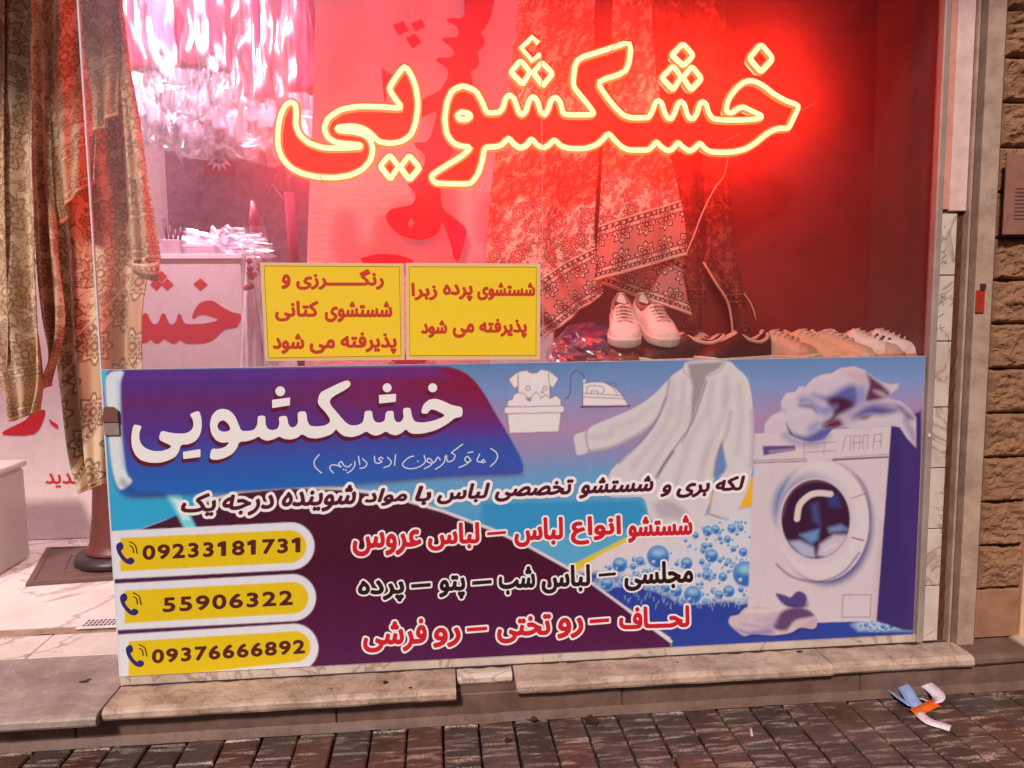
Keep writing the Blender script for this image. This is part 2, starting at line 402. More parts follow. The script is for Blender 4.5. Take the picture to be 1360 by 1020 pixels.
for x0, x1 in ((-2.3, -1.0), (-.997, -.30), (-.297, .52), (.523, 1.25), (1.253, 1.78)):
    o = MB().box(x0, x1, -.104, -.0955, GZ-.02, FZ-.036).build('riser_stone', riser_m, plinth); bevel(o, .003, 1)
# toe of the riser: rough mortar against the pavement
V = []; Fc = []; n = 160
for i in range(n+1):
    x = -2.3+4.1*i/n; a = noise.noise(Vector((x*13, 1, 0)))*.008
    V += [(x, -.1045, GZ+.022+a*.5), (x, -.112+a*.4, GZ+.014+a), (x, -.124+a, GZ+.003)]
for i in range(n): Fc += [(i*3, i*3+1, i*3+4, i*3+3), (i*3+1, i*3+2, i*3+5, i*3+4)]
mk('mortar_joint', V, Fc, riser_m, plinth, True)
# grime along the sill and dark stains on the slabs
grime = dirty('black_grime', (70, 48, 38), (40, 26, 20), 30, .7, .85)
V = []; Fc = []; n = 240
for i in range(n+1):
    x = -.905+2.5*i/n; a = abs(noise.noise(Vector((x*14, 2, 0))))*.016+.003; c = noise.noise(Vector((x*33, 7, 0)))*.003
    V += [(x, -.0145, FZ+.0022), (x, -.017-a+c, FZ+.0016)]
for i in range(n): Fc.append((i*2, i*2+1, i*2+3, i*2+2))
mk('grime_line', V, Fc, grime, plinth)
def stain(px, py, rx, ry, sd):
    x, y, _ = W(px, py, z=FZ); P = []
    for k in range(12):
        a = 2*PI*k/12; q = 1+.35*noise.noise(Vector((math.cos(a)*1.5, math.sin(a)*1.5, sd))); P.append((x+rx*q*math.cos(a), y+ry*q*math.sin(a), FZ+.0022))
    mk('stain', P, [tuple(range(12))], grime, plinth)
for k, (px, py, rx, ry) in enumerate(((112, 906, .016, .006), (118, 903, .008, .004), (512, 907, .008, .010), (545, 914, .006, .004), (440, 915, .003, .003), (1010, 862, .010, .004), (1062, 866, .012, .006), (900, 880, .004, .003))): stain(px, py, rx, ry, k)
# inside floor
floor = MB().box(-3.0, 3.2, .42, 3.2, FZ-.06, FZ-.006).build('floor', flat('floor_grout', (120, 90, 72), .8)); tag(floor, kind='structure')
tile_m = dirty('floor_marble', (236, 226, 212), (190, 165, 145), 3, .5, .22, .05, vein=(150, 140, 130), thr=.55)
MB().box(-3.0, -.93, .20, .42, FZ-.06, FZ-.012).build('groove_bed', flat('groove_dirt', (128, 98, 78), .9, bump=.6), floor)
tx = [-3.0, -2.42, -1.72, -1.12, -.52, .1, .7, 1.3, 1.9]; 
for i in range(len(tx)-1):
    for y0, y1 in ((.44, .93), (.93, 1.53), (1.53, 2.13), (2.13, 2.73), (2.73, 3.2)):
        o = MB().box(tx[i]+.0015, tx[i+1]-.0015, y0+.0015, y1-.0015, FZ-.02, FZ).build('floor_tile', tile_m, floor); bevel(o, .0015, 1)
for x0, x1 in ((-3.0, -1.9), (-1.897, -1.275), (-1.272, -.93)):
    bevel(MB().box(x0, x1, .203, .375, FZ-.02, FZ+.0005).build('floor_tile', tile_m, floor), .002, 1)
V = []; Fc = []
for i in range(60):
    x = -3+2.07*i/59; a = noise.noise(Vector((x*8, 0, 5)))*.014; b = noise.noise(Vector((x*11, 4, 5)))*.012
    V += [(x, .383+a, FZ-.004), (x, .432+b, FZ-.003)]
for i in range(59): Fc.append((i*2, i*2+2, i*2+3, i*2+1))
mk('mortar_strip', V, Fc, dirty('mortar_strip', (176, 148, 124), (110, 80, 60), 20, .8, .8, .6), floor)

wallp = flat('painted_wall', (205, 180, 180), .7, bump=.1)
back = MB().box(-3.0, 3.2, 3.2, 3.3, FZ-.1, 3.3).build('back_wall', wallp); tag(back, kind='structure')
g = NG('mauve_marble'); p = g.pos(); n = g.noise(p, 12, 8, .8, .8); 
mauve = g.fin(g.mix(g.ramp(n, .35, .65), tuple(lin((104, 62, 84))), tuple(lin((160, 112, 134)))), .4)
MB().box(-1.75, -.5, 3.17, 3.198, 1.2, 2.3).build('wall_panel', mauve, back)
leftw = MB().box(-3.1, -3.0, .42, 3.3, FZ-.1, 3.3).build('left_wall', wallp); tag(leftw, kind='structure')
ceil = MB().box(-3.1, 3.3, -.0, 3.3, 3.2, 3.3).build('ceiling', wallp); tag(ceil, kind='structure')
g = NG('neon_red_partition'); p = g.pos(); n = g.noise(p, 5, 8, .7, .5)
part_m = g.fin(g.mix(g.ramp(n, .3, .75), tuple(lin((108, 24, 26))), tuple(lin((136, 38, 38)))), .5, 0, .4)  # red glow of the neon put into the wall colour
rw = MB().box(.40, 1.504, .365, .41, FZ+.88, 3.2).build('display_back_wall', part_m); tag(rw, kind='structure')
sw = MB().box(1.505, 1.56, .012, .419, FZ, 3.2).build('display_side_wall', dirty('side_stone', (112, 84, 80), (84, 58, 56), 7, .6, .5, .15)); tag(sw, kind='structure')
ledge = MB().box(-.885, 1.503, .012, .41, 1.03, 1.072).build('display_ledge', flat('ledge_board', (120, 84, 76), .5)); tag(ledge, kind='structure')
awning = MB().box(-4.5, 5.5, -.80, -.021, 2.92, 3.02).build('awning', flat('awning_underside', (150, 130, 124), .8)); tag(awning, kind='structure')
lintel = MB().box(-3.0, 3.4, -.02, .1, 2.95, 3.5).build('lintel', wallp); tag(lintel, kind='structure')
rside = MB().box(1.72, 3.4, .06, .5, GZ, 3.4).build('facade_wall', dirty('facade_render', (170, 128, 96), (100, 66, 46), 6, .6, .8, .5)); tag(rside, kind='structure')

# ================================================================== SHOP WINDOW
steel = dirty('brushed_frame', (190, 176, 168), (130, 96, 84), 12, .5, .4, .1); steel.node_tree.nodes['Principled BSDF'].inputs['Metallic'].default_value = .25
gg = NG('window_glass'); t_ = gg.t; tr = gg.n('ShaderNodeBsdfTransparent'); tr.inputs[0].default_value = (.97, .985, .98, 1)
gl = gg.n('ShaderNodeBsdfGlossy'); gl.inputs['Roughness'].default_value = .02; fr = gg.n('ShaderNodeFresnel'); fr.inputs[0].default_value = 1.35
ms = gg.n('ShaderNodeMixShader'); gg.t.links.new(fr.outputs[0], ms.inputs[0]); gg.t.links.new(tr.outputs[0], ms.inputs[1]); gg.t.links.new(gl.outputs[0], ms.inputs[2])
halo_film = gg.n('ShaderNodeBsdfTranslucent'); halo_film.inputs[0].default_value = (1, 1, 1, 1); md_ = gg.n('ShaderNodeMixShader')
dn = gg.noise(gg.pos(), 2.2, 5, .6); gg.put(md_.inputs[0], gg.M('ADD', gg.M('MULTIPLY', dn, .09), .07))          # translucent film added to the glass for a soft halo around the neon
gg.t.links.new(ms.outputs[0], md_.inputs[1]); gg.t.links.new(halo_film.outputs[0], md_.inputs[2]); gg.t.links.new(md_.outputs[0], gg.t.nodes['Material Output'].inputs[0]); glass_m = gg.m
g = NG('glass_edge'); edge_m = g.fin(tuple(lin((225, 235, 245))), .15, 0, .8)
win = empty('shop_window', (.28, 0, FZ), 'large frameless shop window glass behind the long blue banner', 'window')
for x0, x1 in ((-.912, .3065), (.309, 1.492)):
    MB().add([(x0, 0, .222), (x1, 0, .222), (x1, 0, 2.95), (x0, 0, 2.95)], [(0, 1, 2, 3)]).build('glass_pane', glass_m, win)
MB().box(-.9165, -.9125, -.004, .004, .222, 2.95).build('glass_edge', edge_m, win)
MB().box(.3068, .3087, -.0015, .0015, .222, 2.95).build('pane_joint', flat('seam', (205, 150, 150), .3), win)
bevel(MB().box(1.482, 1.503, -.022, .010, .2, 2.95).build('side_post', steel, win), .004, 2)
MB().box(-.91, 1.50, -.014, .014, FZ, .2235).build('sill_strip', marble_w, win)
bevel(MB().box(1.487, 1.494, -.026, -.0225, .855, .865).build('screw', edge_m, win), .001, 1)

# ---------------- marble tiles and door frame on the right
pil = empty('marble_pilaster', (1.53, 0, FZ), 'narrow strip of white marble tiles between window and door frame', 'pilaster')
tz = [W(1240, y, y=0)[2] for y in (848, 775, 700, 620, 540, 453, 366, 284)]
for a, b in zip(tz[:-1], tz[1:]):
    bevel(MB().box(1.505, 1.552, -.018, .008, a+.0016, b-.0016).build('tile', marble_w, pil), .0015, 1)
MB().box(1.504, 1.556, -.008, .011, tz[0]-.01, tz[-1]+.01).build('tile_backing', flat('mortar', (110, 70, 52), .9, bump=.8), pil)
MB().box(1.5035, 1.524, -.016, .011, tz[-1]+.012, 2.95).build('upper_trim', flat('pink_trim', (214, 150, 132), .5), pil)
bevel(MB().box(1.5245, 1.578, -.020, .011, tz[-1]+.006, 2.95).build('upper_panel', flat('pale_panel', (226, 196, 190), .5), pil), .002, 1)
ink = flat('blue_black_ink', (70, 64, 84), .6)
def scr(P, cx, cy, s, y=-.0186):
    Q = Wn([(cx+u*s, cy+v*s) for u, v in P], y); MB().tube([tuple(q) for q in smooth_open(Q, 3)], .0009, 5).build('ink_stroke', ink, pil)
for cy, st in ((302, [(0, 0), (1, -2)]), (318, [(-3, 3), (-1, -2), (2, 1), (3, -3)]), (333, [(-3, 0), (0, 3), (2, -3)]), (341, [(-3, 3), (3, -3)]), (348, [(-4, 3), (-1, -1), (2, 2), (3, -2)]),
               (392, [(2, -3), (-2, 0), (2, 3)]), (404, [(-3, -2), (1, -3), (2, 2)]), (418, [(-4, 3), (3, -2)]), (434, [(-2, -3), (-2, 2), (3, 0)])):
    scr(st, 1254 if cy < 360 else 1251, cy, 1.0)
door = empty('door_frame', (1.62, 0, FZ), 'tall scuffed aluminium door frame post right of the marble tiles', 'door frame')
gap_m = dirty('raw_mortar', (104, 62, 44), (60, 34, 26), 25, .7, .9, .9)
V = []; Fc = []; n = 90
for i in range(n+1):
    z = FZ+2.75*i/n
    for k, x in enumerate((1.553, 1.562, 1.572, 1.584)):
        V.append((x+noise.noise(Vector((x*30, z*25, 0)))*.004*(k < 3), -.004+noise.noise(Vector((x*90, z*50, 2)))*.006, z))
for i in range(n):
    for k in range(3): a = i*4+k; Fc.append((a, a+1, a+5, a+4))
mk('mortar_gap', V, Fc, gap_m, door)
al = dirty('aluminium_frame', (200, 174, 156), (120, 84, 66), 14, .75, .4, .1)
bevel(MB().box(1.580, 1.587, -.030, .04, FZ-.02, 2.95).build('frame_lip', al, door), .001, 1)
MB().box(1.5875, 1.606, -.006, .04, FZ-.02, 2.95).build('frame_groove', flat('groove_dark', (92, 52, 46), .6), door)
bevel(MB().box(1.6065, 1.662, -.036, .04, FZ-.025, 2.95).build('frame_face', al, door), .002, 2)
MB().box(1.6625, 1.690, .0, .05, FZ-.02, 2.95).build('frame_stone_gap', flat('gap_brown', (88, 52, 38), .9, bump=.5), door)  # brown strip set back in the gap between frame and stone
x, _, z = W(1301, 400, y=-.037); bevel(MB().box(x-.014, x+.014, -.042, -.0365, z-.035, z+.033).build('red_tab', flat('red_tape', (168, 44, 24), .6), door), .002, 1)
MB().box(x-.001, x+.012, -.046, -.0365, z+.034, z+.052).build('latch_stub', flat('stub', (70, 50, 44), .6), door)
# stone blocks
stone = dirty('split_stone', (164, 122, 90), (86, 58, 42), 26, .6, .85, .5, thr=.5)
stw = empty('stone_pier', (1.76, 0, FZ), 'rough split-faced brown stone pier right of the door frame', 'stone pier')
zz = [W(1320, y, y=0)[2] for y in (782, 725, 667, 608, 549, 490, 430, 372, 316, 255, 195, 135, 75, 12)]+[2.3]
def block(z0, z1, sd):
    nx, nz = 34, 28; V = []; Fc = []
    for j in range(nz+1):
        for i in range(nx+1):
            u, v = i/nx, j/nz; x = 1.690+.150*u; z = z0+.002+(z1-z0-.004)*v; e = min(u, 1-u, v, 1-v)
            q = Vector((x*16, z*16+sd*7.7, sd)); h = .006+.015*noise.fractal(q, 1, 2.2, 5) + .012*abs(noise.noise(Vector((x*22, z*40, sd*3)))); vd = noise.voronoi(Vector((x*20+sd, z*26, sd*1.3)))[0]; h += .012*(vd[1]-vd[0])+.004*noise.noise(q*9)
            V.append((x, .010-.010*min(1, e*14)**.5-h*min(1, e*12), z))
    for j in range(nz):
        for i in range(nx): a = j*(nx+1)+i; Fc.append((a, a+1, a+nx+2, a+nx+1))
    mk('stone_block', V, Fc, stone, stw)
for k, (a, b) in enumerate(zip(zz[:-1], zz[1:])): block(a, b, k+1)
bevel(MB().box(1.690, 1.838, .0, .06, FZ-.004, zz[0]-.003).build('base_stone', dirty('base_stone', (172, 130, 100), (104, 68, 50), 12, .6, .6, .3), stw), .003, 2)
MB().box(1.685, 1.845, .012, .059, FZ, 2.3).build('mortar_back', gap_m, stw)
bevel(MB().box(1.842, 1.866, -.006, .06, FZ-.02, 2.6).build('corner_strip', flat('cream_strip', (214, 172, 138), .6, bump=.2), stw), .003, 2)
x0, _, z0 = W(1331, 312, y=-.04); z1 = W(1345, 205, y=-.04)[2]
plq = empty('notice_plaque', (x0+.12, -.04, z0), 'grey notice plaque fixed to the stone pier at the right edge', 'plaque')
bevel(MB().box(x0, x0+.26, -.045, -.036, z0, z1).build('plate', flat('plaque_grey', (150, 104, 92), .35), plq), .002, 1)
b = MB(); 
for k in range(9): b.box(x0+.03, x0+.09+.05*random.random(), -.0465, -.0452, z0+.045+k*.011, z0+.048+k*.011)
b.build('engraved_lines', flat('plaque_ink', (104, 70, 62), .5), plq)
MB().lathe([(.022, 0), (.022, .002), (.012, .004)], (0, 0, 0), 20)
b = MB(); b.tube([(x0+.075+.02*math.cos(a*.4), -.0462, z1-.05+.02*math.sin(a*.4)) for a in range(16)], .004, 6, closed=True); b.build('plaque_crest', flat('crest_gold', (200, 140, 70), .4), plq)
# neighbouring door panel
nd = empty('neighbour_door', (2.2, .04, FZ), 'ochre panelled door beyond the stone pier at the right edge', 'door')
bevel(MB().box(1.880, 2.6, .03, .055, .50, 2.5).build('door_leaf', flat('ochre_paint', (168, 112, 62), .5), nd), .003, 2)
bevel(MB().box(1.900, 2.6, .018, .0295, .56, .60).build('door_rail', flat('ochre_rail', (196, 134, 74), .5), nd), .004, 2)
bevel(MB().box(1.900, 1.93, .016, .0295, .60, 2.4).build('door_stile', flat('ochre_stile', (196, 134, 74), .5), nd), .004, 2)
b = MB()
for k in range(9): 
    b.tube([(1.89+k*.07+.03*math.cos(t), .024, .445+.025*math.sin(t)) for t in np.linspace(0, 2*PI, 13)[:-1]], .004, 6, closed=True)
b.box(1.875, 2.6, .03, .055, .40, .498); b.build('scroll_grille', flat('grille_brown', (120, 76, 50), .6), nd)
nst = empty('side_steps', (2.1, -.1, GZ), 'pale stone steps at the lower right corner of the facade', 'steps')
o = bevel(MB().box(1.815, 2.9, -.26, .03, GZ-.02, .20).build('lower_step', marble_o, nst), .012, 3)
o = bevel(MB().box(1.88, 2.9, -.12, .03, .2015, .33).build('upper_step', marble_o, nst), .012, 3)

# ================================================================== BANNER ART
ILL = np.array([.98, .80, .86])
def A(rgb): return np.clip(lin(rgb)/ILL, .003, .92)
CX0, CY0, CX1, CY1 = 128, 468, 1232, 905; SS = 1.0
gx = np.arange(CX0, CX1, SS); gy = np.arange(CY0, CY1, SS); GX, GY = np.meshgrid(gx, gy); IMG = np.zeros(GX.shape+(3,))
def grad(ys, cols):
    cols = np.array([A(c) for c in cols]); return np.stack([np.interp(GY+.035*(GX-680), ys, cols[:, k]) for k in range(3)], -1)
def over(al, c): 
    global IMG
    IMG = IMG*(1-al[..., None]) + (c if isinstance(c, np.ndarray) and c.ndim == 3 else A(c))*al[..., None]
def sub(bb, pad):
    x0, y0, x1, y1 = bb; i0 = max(0, int((y0-pad-CY0))); i1 = min(GX.shape[0], int(y1+pad-CY0)+1); j0 = max(0, int(x0-pad-CX0)); j1 = min(GX.shape[1], int(x1+pad-CX0)+1)
    return slice(i0, i1), slice(j0, j1)
def paint(P, c, soft=.6, a=1, sm=0, clip=None):
    """a printed area; soft is the width of its faded edge"""
    P = smooth_closed(P, 4) if sm else np.asarray(P, float); s = sub(bbox(P), soft*1.5+2)
    if s[0].stop <= s[0].start or s[1].stop <= s[1].start: return None
    D = poly_sdf(P, GX[s], GY[s]); al = a*np.clip(.5-D/(2*soft), 0, 1); al = al*al*(3-2*al) if soft > 1 else al
    if clip is not None: al = al*clip[s]
    cc = c[s] if isinstance(c, np.ndarray) and c.ndim == 3 else A(c)
    IMG[s] = IMG[s]*(1-al[..., None])+cc*al[..., None]; return P
def mask(P, soft=.6, sm=0):
    P = smooth_closed(P, 4) if sm else np.asarray(P, float); return np.clip(.5-poly_sdf(P, GX, GY)/(2*soft), 0, 1)
def line(P, wd, c, soft=.5, a=1, sm=1, clip=None):
    P = smooth_open(P, 5) if sm and len(P) > 2 else np.asarray(P, float); s = sub(bbox(P), wd+soft*2+2)
    if s[0].stop <= s[0].start or s[1].stop <= s[1].start: return
    D = poly_sdf(P, GX[s], GY[s], False)-wd/2; al = a*np.clip(.5-D/(2*soft), 0, 1)
    if clip is not None: al = al*clip[s]
    IMG[s] = IMG[s]*(1-al[..., None])+A(c)*al[..., None]
def disc(x, y, r, c, soft=.6, a=1, ry=None, clip=None):
    ry = ry or r; t = np.linspace(0, 2*PI, 28)[:-1]; paint(np.stack([x+r*np.cos(t), y+ry*np.sin(t)], 1), c, soft, a, clip=clip)
IMG[:] = grad([478, 520, 570, 600, 640, 680, 760, 860], [(92, 124, 176), (124, 140, 196), (176, 130, 172), (150, 132, 180), (96, 146, 200), (58, 140, 196), (52, 136, 192), (50, 60, 150)])
# left side: cyan
L = np.clip((330-GX)/160, 0, 1)*np.clip((GY-520)/80, 0, 1); over(L, (58, 160, 212))
paint([(430, 640), (1000, 612), (1000, 700), (430, 700)], (112, 160, 205), 22, .5)
# blue lower right field and white foam field
paint([(740, 690), (1240, 690), (1240, 880), (700, 880)], (46, 62, 152), 3)
paint([(700, 760), (790, 700), (850, 700), (905, 690), (1000, 672), (1003, 795), (930, 800), (860, 770), (800, 760), (740, 762)], (222, 196, 208), 5)
paint([(740, 755), (787, 722), (858, 700), (862, 706), (800, 735), (765, 760)], (226, 184, 40), .8)
paint([(965, 655), (1000, 632), (1002, 672), (950, 680)], (236, 170, 48), 1)
paint([(690, 668), (880, 662), (868, 690), (835, 712), (770, 745), (735, 760), (690, 725)], (90, 158, 205), 2)
paint([(640, 668), (850, 664), (866, 690), (830, 705), (700, 715), (640, 695)], (54, 138, 196), 5)
# maroon field
MAR = [(140, 705), (185, 704), (222, 690), (262, 671), (320, 655), (385, 649), (455, 651), (500, 657), (544, 668), (589, 681), (626, 695), (656, 706), (681, 718), (701, 727), (750, 754), (788, 778), (833, 811), (890, 851), (900, 905), (120, 905)]
mg = grad([650, 740, 800, 900], [(76, 22, 46), (72, 16, 44), (82, 20, 60), (84, 26, 78)]); k_ = np.clip((260-GX)/160, 0, 1)[..., None]; mg = mg*(1-.5*k_)+A((104, 40, 120))*.5*k_
paint([(x, y-4) if y < 900 else (x, y) for x, y in MAR], (226, 204, 218), .8); paint(MAR, mg, .7)
line([(833, 809), (891, 852)], 4, (226, 200, 214))
paint([(150, 655), (215, 650), (262, 655), (250, 702), (220, 690), (186, 703), (140, 706)], (52, 158, 210), 1.2)
paint([(222, 690), (262, 671), (300, 660), (300, 704), (185, 704)], (70, 24, 52), 1)
paint([(218, 652), (236, 650), (262, 704), (246, 704)], (120, 205, 232), 3); paint([(228, 660), (240, 665), (252, 690), (243, 690)], (215, 232, 240), 3)
# title panel
PAN = smooth_closed([(141, 500), (143, 494), (150, 492), (300, 490), (450, 488), (575, 486.5), (600, 488), (622, 498), (640, 518), (660, 552), (680, 586), (693, 612), (694, 624), (685, 629), (600, 632), (500, 640), (400, 647), (300, 653), (200, 658), (168, 658), (152, 640), (146, 600), (142, 550)], 3)
paint(PAN+np.array([0, 4]), (70, 40, 90), 5, .7)
pg = grad([488, 520, 560, 600, 640], [(84, 44, 132), (100, 40, 106), (84, 48, 140), (52, 82, 172), (34, 98, 186)])
rr = np.clip((GX-330)/300, 0, 1)*np.clip((585-GY)/70, 0, 1); pg = pg*(1-rr[..., None])+A((136, 24, 62))*rr[..., None]
rr = np.clip((GX-420)/250, 0, 1)*np.clip((GY-590)/40, 0, 1)*.8; pg = pg*(1-rr[..., None])+A((72, 66, 164))*rr[..., None]
paint(PAN, pg, .8)
paint([(165, 492), (580, 487), (596, 500), (420, 503), (170, 508)], (98, 48, 140), 5, .6)
paint([(140, 508), (144, 497), (152, 493), (164, 494), (160, 510), (161, 560), (164, 600), (168, 628), (175, 640), (160, 650), (151, 632), (146, 600), (143, 560)], (222, 216, 232), 2.2, .97, sm=1)
line([(163, 640), (180, 655), (215, 657)], 8, (60, 40, 90), 4, .5)
line([(158, 508), (160, 560), (165, 620)], 4, (90, 110, 200), 4, .4)
paint([(126, 480), (150, 488), (141, 496), (138, 520), (128, 520)], (70, 180, 215), 1)
# phone pills
def pill(c, y0l, y0r, y1l, y1r, xl, xr, cut=None):
    cy = (y0r+y1r)/2; ry = (y1r-y0r)/2; P = [(xl, y0l), (xr-ry, y0r)]+[(xr-ry+ry*math.cos(t), cy+ry*math.sin(t)) for t in np.linspace(-PI/2, PI/2, 16)]+[(xr-ry, y1r), (xl, y1l)]
    paint(P, c, .6)
C1 = lambda v: 690+v*.2059
for wv, yv in ((((75, 18, 385, 325), 1300), ((118, 68, 335, 280), 1248)), (((415, 352, 715, 655), 1310), ((458, 402, 670, 608), 1262)), (((745, 672, 1040, 985), 1325), ((785, 720, 1040, 920), 1275))):
    (a, b_, c, d), xr = wv; pill((228, 214, 232), C1(a), C1(b_), C1(c), C1(d), 148, 150+xr*.2059)
    (a, b_, c, d), xr = yv; pill((228, 184, 26), C1(a), C1(b_), C1(c), C1(d), 150+(48 if a < 200 else 75 if a < 600 else 100)*.2059, 150+xr*.2059)
# icons: shirt in a tub, iron  (crop origin 660,480 scale .147)
def I(P): return T(P, 660, 480, .147)
ICF = (234, 210, 220); ICL = (110, 60, 84)
def icon(P, sm=0): paint(I(P), ICF, .5, sm=sm); Q = I(P)+[I(P)[0]]; line(Q, .9, ICL, .45, .9, sm)
icon([(105, 162), (185, 95), (272, 78), (290, 98), (330, 108), (370, 98), (392, 72), (470, 84), (558, 155), (510, 237), (475, 220), (480, 330), (190, 330), (190, 225), (155, 243)])
line(I([(192, 95), (190, 225)]), .8, ICL, .4); line(I([(467, 85), (475, 220)]), .8, ICL, .4)
icon([(92, 410), (95, 360), (140, 340), (150, 300), (200, 278), (255, 295), (275, 350), (300, 360), (315, 310), (355, 275), (390, 310), (395, 335), (440, 300), (480, 335), (530, 308), (575, 340), (582, 405)])
icon([(70, 412), (600, 402), (612, 430), (600, 462), (80, 474), (62, 445)]); icon([(95, 474), (580, 462), (560, 635), (112, 650)])
for x, y, r in ((280, 243, 20), (435, 243, 18), (411, 278, 9)): 
    t = np.linspace(0, 2*PI, 16); line(I(np.stack([x+r*np.cos(t), y+r*np.sin(t)], 1)), .9, ICL, .4)
icon([(778, 200), (850, 186), (960, 188), (1060, 230), (1130, 300), (1188, 398), (775, 402)])
line(I([(778, 288), (1000, 300), (1140, 310)]), .9, ICL, .4); line(I([(778, 320), (1150, 338)]), .9, ICL, .4); line(I([(760, 412), (1200, 404)]), 2, (130, 20, 60), .5)
line(I([(815, 285), (818, 228), (900, 220), (960, 235), (965, 270), (940, 295)]), .9, ICL, .4); line(I([(850, 290), (855, 268), (910, 272), (912, 292)]), .9, ICL, .4)
line(I([(985, 195), (1050, 240), (1088, 300)]), .9, ICL, .4); line(I([(1000, 200), (1050, 192), (1075, 215), (1065, 230)]), .9, ICL, .4)
line(I([(790, 200), (785, 140), (750, 95), (710, 90), (670, 125), (662, 200), (662, 270), (645, 320), (615, 340)]), 1.2, (110, 40, 90), .5); paint(I([(778, 195), (780, 162), (797, 162), (798, 195)]), ICF, .5)
# shirt (origin 740,475 scale .2402)
def Sh(P): return T(P, 740, 475, .2402)
SB = (214, 194, 206); SD = (138, 112, 138)
BODY = Sh([(690, 60), (730, 20), (930, 15), (990, 55), (1040, 100), (1062, 160), (1070, 250), (1000, 420), (915, 460), (880, 560), (865, 680), (850, 780), (800, 900), (770, 940), (640, 960), (560, 930), (510, 880), (480, 780), (400, 770), (280, 760), (290, 640), (360, 560), (460, 470), (540, 370), (590, 260), (620, 120)])
paint(BODY, SB, .8, sm=1); bm = mask(BODY, .8, 1)
SL = Sh([(640, 100), (560, 180), (480, 245), (390, 295), (270, 345), (200, 375), (160, 405), (95, 430), (100, 490), (112, 538), (175, 525), (300, 500), (420, 445), (500, 395), (560, 320), (610, 220)])
paint(SL, SB, .8, sm=1); slm = mask(SL, .8, 1)
SRP = Sh([(1040, 110), (1075, 220), (1088, 400), (1088, 560), (1060, 700), (1010, 820), (945, 890), (925, 965), (870, 960), (810, 925), (840, 870), (860, 760), (925, 600), (915, 480), (960, 300)])
paint([p for p in SRP], SB, .8, sm=1); srm = mask(SRP, .8, 1)
line(Sh([(605, 230), (555, 340), (500, 395), (420, 445), (300, 500), (180, 522)]), 3, (120, 84, 130), 3.5, .8, clip=slm)
line(Sh([(620, 120), (600, 230), (540, 365), (450, 480), (340, 585)]), 2.2, (120, 84, 124), 2, .6)
line(Sh([(165, 400), (160, 450), (178, 525)]), 1.6, (130, 100, 124), 1.4, .8, clip=slm); line(Sh([(180, 440), (300, 430)]), 3, (176, 150, 164), 5, .5, clip=slm)
paint(Sh([(720, 30), (930, 18), (900, 60), (830, 100), (800, 200), (745, 360), (740, 250), (748, 170), (730, 100)]), (150, 122, 132), 3, .75)
line(Sh([(705, 20), (700, 75), (735, 110)]), 1.2, (160, 130, 140), 1, .7); line(Sh([(830, 92), (850, 100), (905, 70), (932, 22)]), 1.2, (160, 130, 140), 1, .7)
line(Sh([(825, 130), (790, 240), (740, 370), (650, 500), (560, 640)]), 1.6, (110, 82, 104), 1.2, .85, clip=bm); line(Sh([(752, 170), (750, 280), (725, 400), (690, 470)]), 1.3, (128, 98, 116), 1.5, .7, clip=bm)
line(Sh([(640, 520), (590, 590), (550, 660)]), 4, (92, 66, 96), 2.2, .7, clip=bm)
paint(Sh([(915, 470), (940, 600), (920, 640), (868, 660), (875, 570)]), (104, 128, 188), 2, .95)
line(Sh([(960, 300), (935, 420), (912, 470), (885, 545), (868, 650)]), 3.5, (140, 112, 142), 3, .7); line(Sh([(1075, 300), (1085, 450), (1075, 600)]), 4, (150, 124, 160), 4, .6, clip=srm)
line(Sh([(590, 800), (660, 830), (710, 870)]), 3, (158, 132, 150), 6, .7, clip=bm); paint(Sh([(520, 800), (640, 790), (720, 860), (680, 900), (560, 890)]), (176, 154, 172), 6, .7, clip=bm)
line(Sh([(845, 865), (885, 880), (945, 895)]), 2, (120, 84, 124), 1.2, .85); line(Sh([(855, 760), (840, 860)]), 3, (210, 150, 70), 2, .8)
for P in ([(640, 140), (625, 300), (560, 440), (430, 600)], [(700, 130), (690, 320), (600, 480), (470, 680)], [(860, 140), (830, 300), (740, 460), (660, 700)], [(940, 120), (930, 300), (850, 480), (780, 720)], [(1010, 160), (1020, 330), (1000, 520)], [(300, 400), (420, 360), (520, 280)]):
    line(Sh(P), 5, (172, 142, 158), 7, .5, clip=np.maximum(np.maximum(bm, srm), slm)); line(Sh([(x+26, y) for x, y in P]), 4, (228, 204, 208), 6, .5, clip=np.maximum(np.maximum(bm, srm), slm))
for k in range(14):
    x = random.uniform(640, 1000); y = random.uniform(120, 520); line(Sh([(x, y), (x-20+random.uniform(-20, 20), y+random.uniform(60, 150))]), 3, random.choice([(222, 196, 198), (184, 156, 166)]), 5, .35, clip=np.maximum(bm, srm))
# foam and bubbles
FO = mask([(786, 775), (800, 752), (850, 735), (900, 720), (935, 695), (1004, 672), (1004, 800), (985, 803), (960, 796), (925, 803), (900, 800), (870, 785), (830, 778), (800, 782)], 2)
FO2 = mask([(1130, 830), (1150, 820), (1200, 815), (1212, 820), (1212, 838), (1140, 838)], 3); over(FO2*.55, (190, 210, 230)); over(FO*.35, (196, 200, 226))
FOX = np.maximum(FO, FO2)
def bubble(x, y, r, clip=None):
    disc(x, y, r+.9, (226, 220, 234), .7, .8, clip=clip); disc(x, y, r, (70, 124, 196), .6, .95, clip=clip)
    disc(x, y+r*.25, r*.8, (44, 96, 178), r*.3, .8, clip=clip); disc(x, y-r*.35, r*.62, (160, 192, 224), r*.3, .75, ry=r*.4, clip=clip); 
    if r > 4: disc(x-r*.4, y+r*.45, r*.14, (235, 235, 240), .6, .7, clip=clip)
rb_ = random.Random(3)
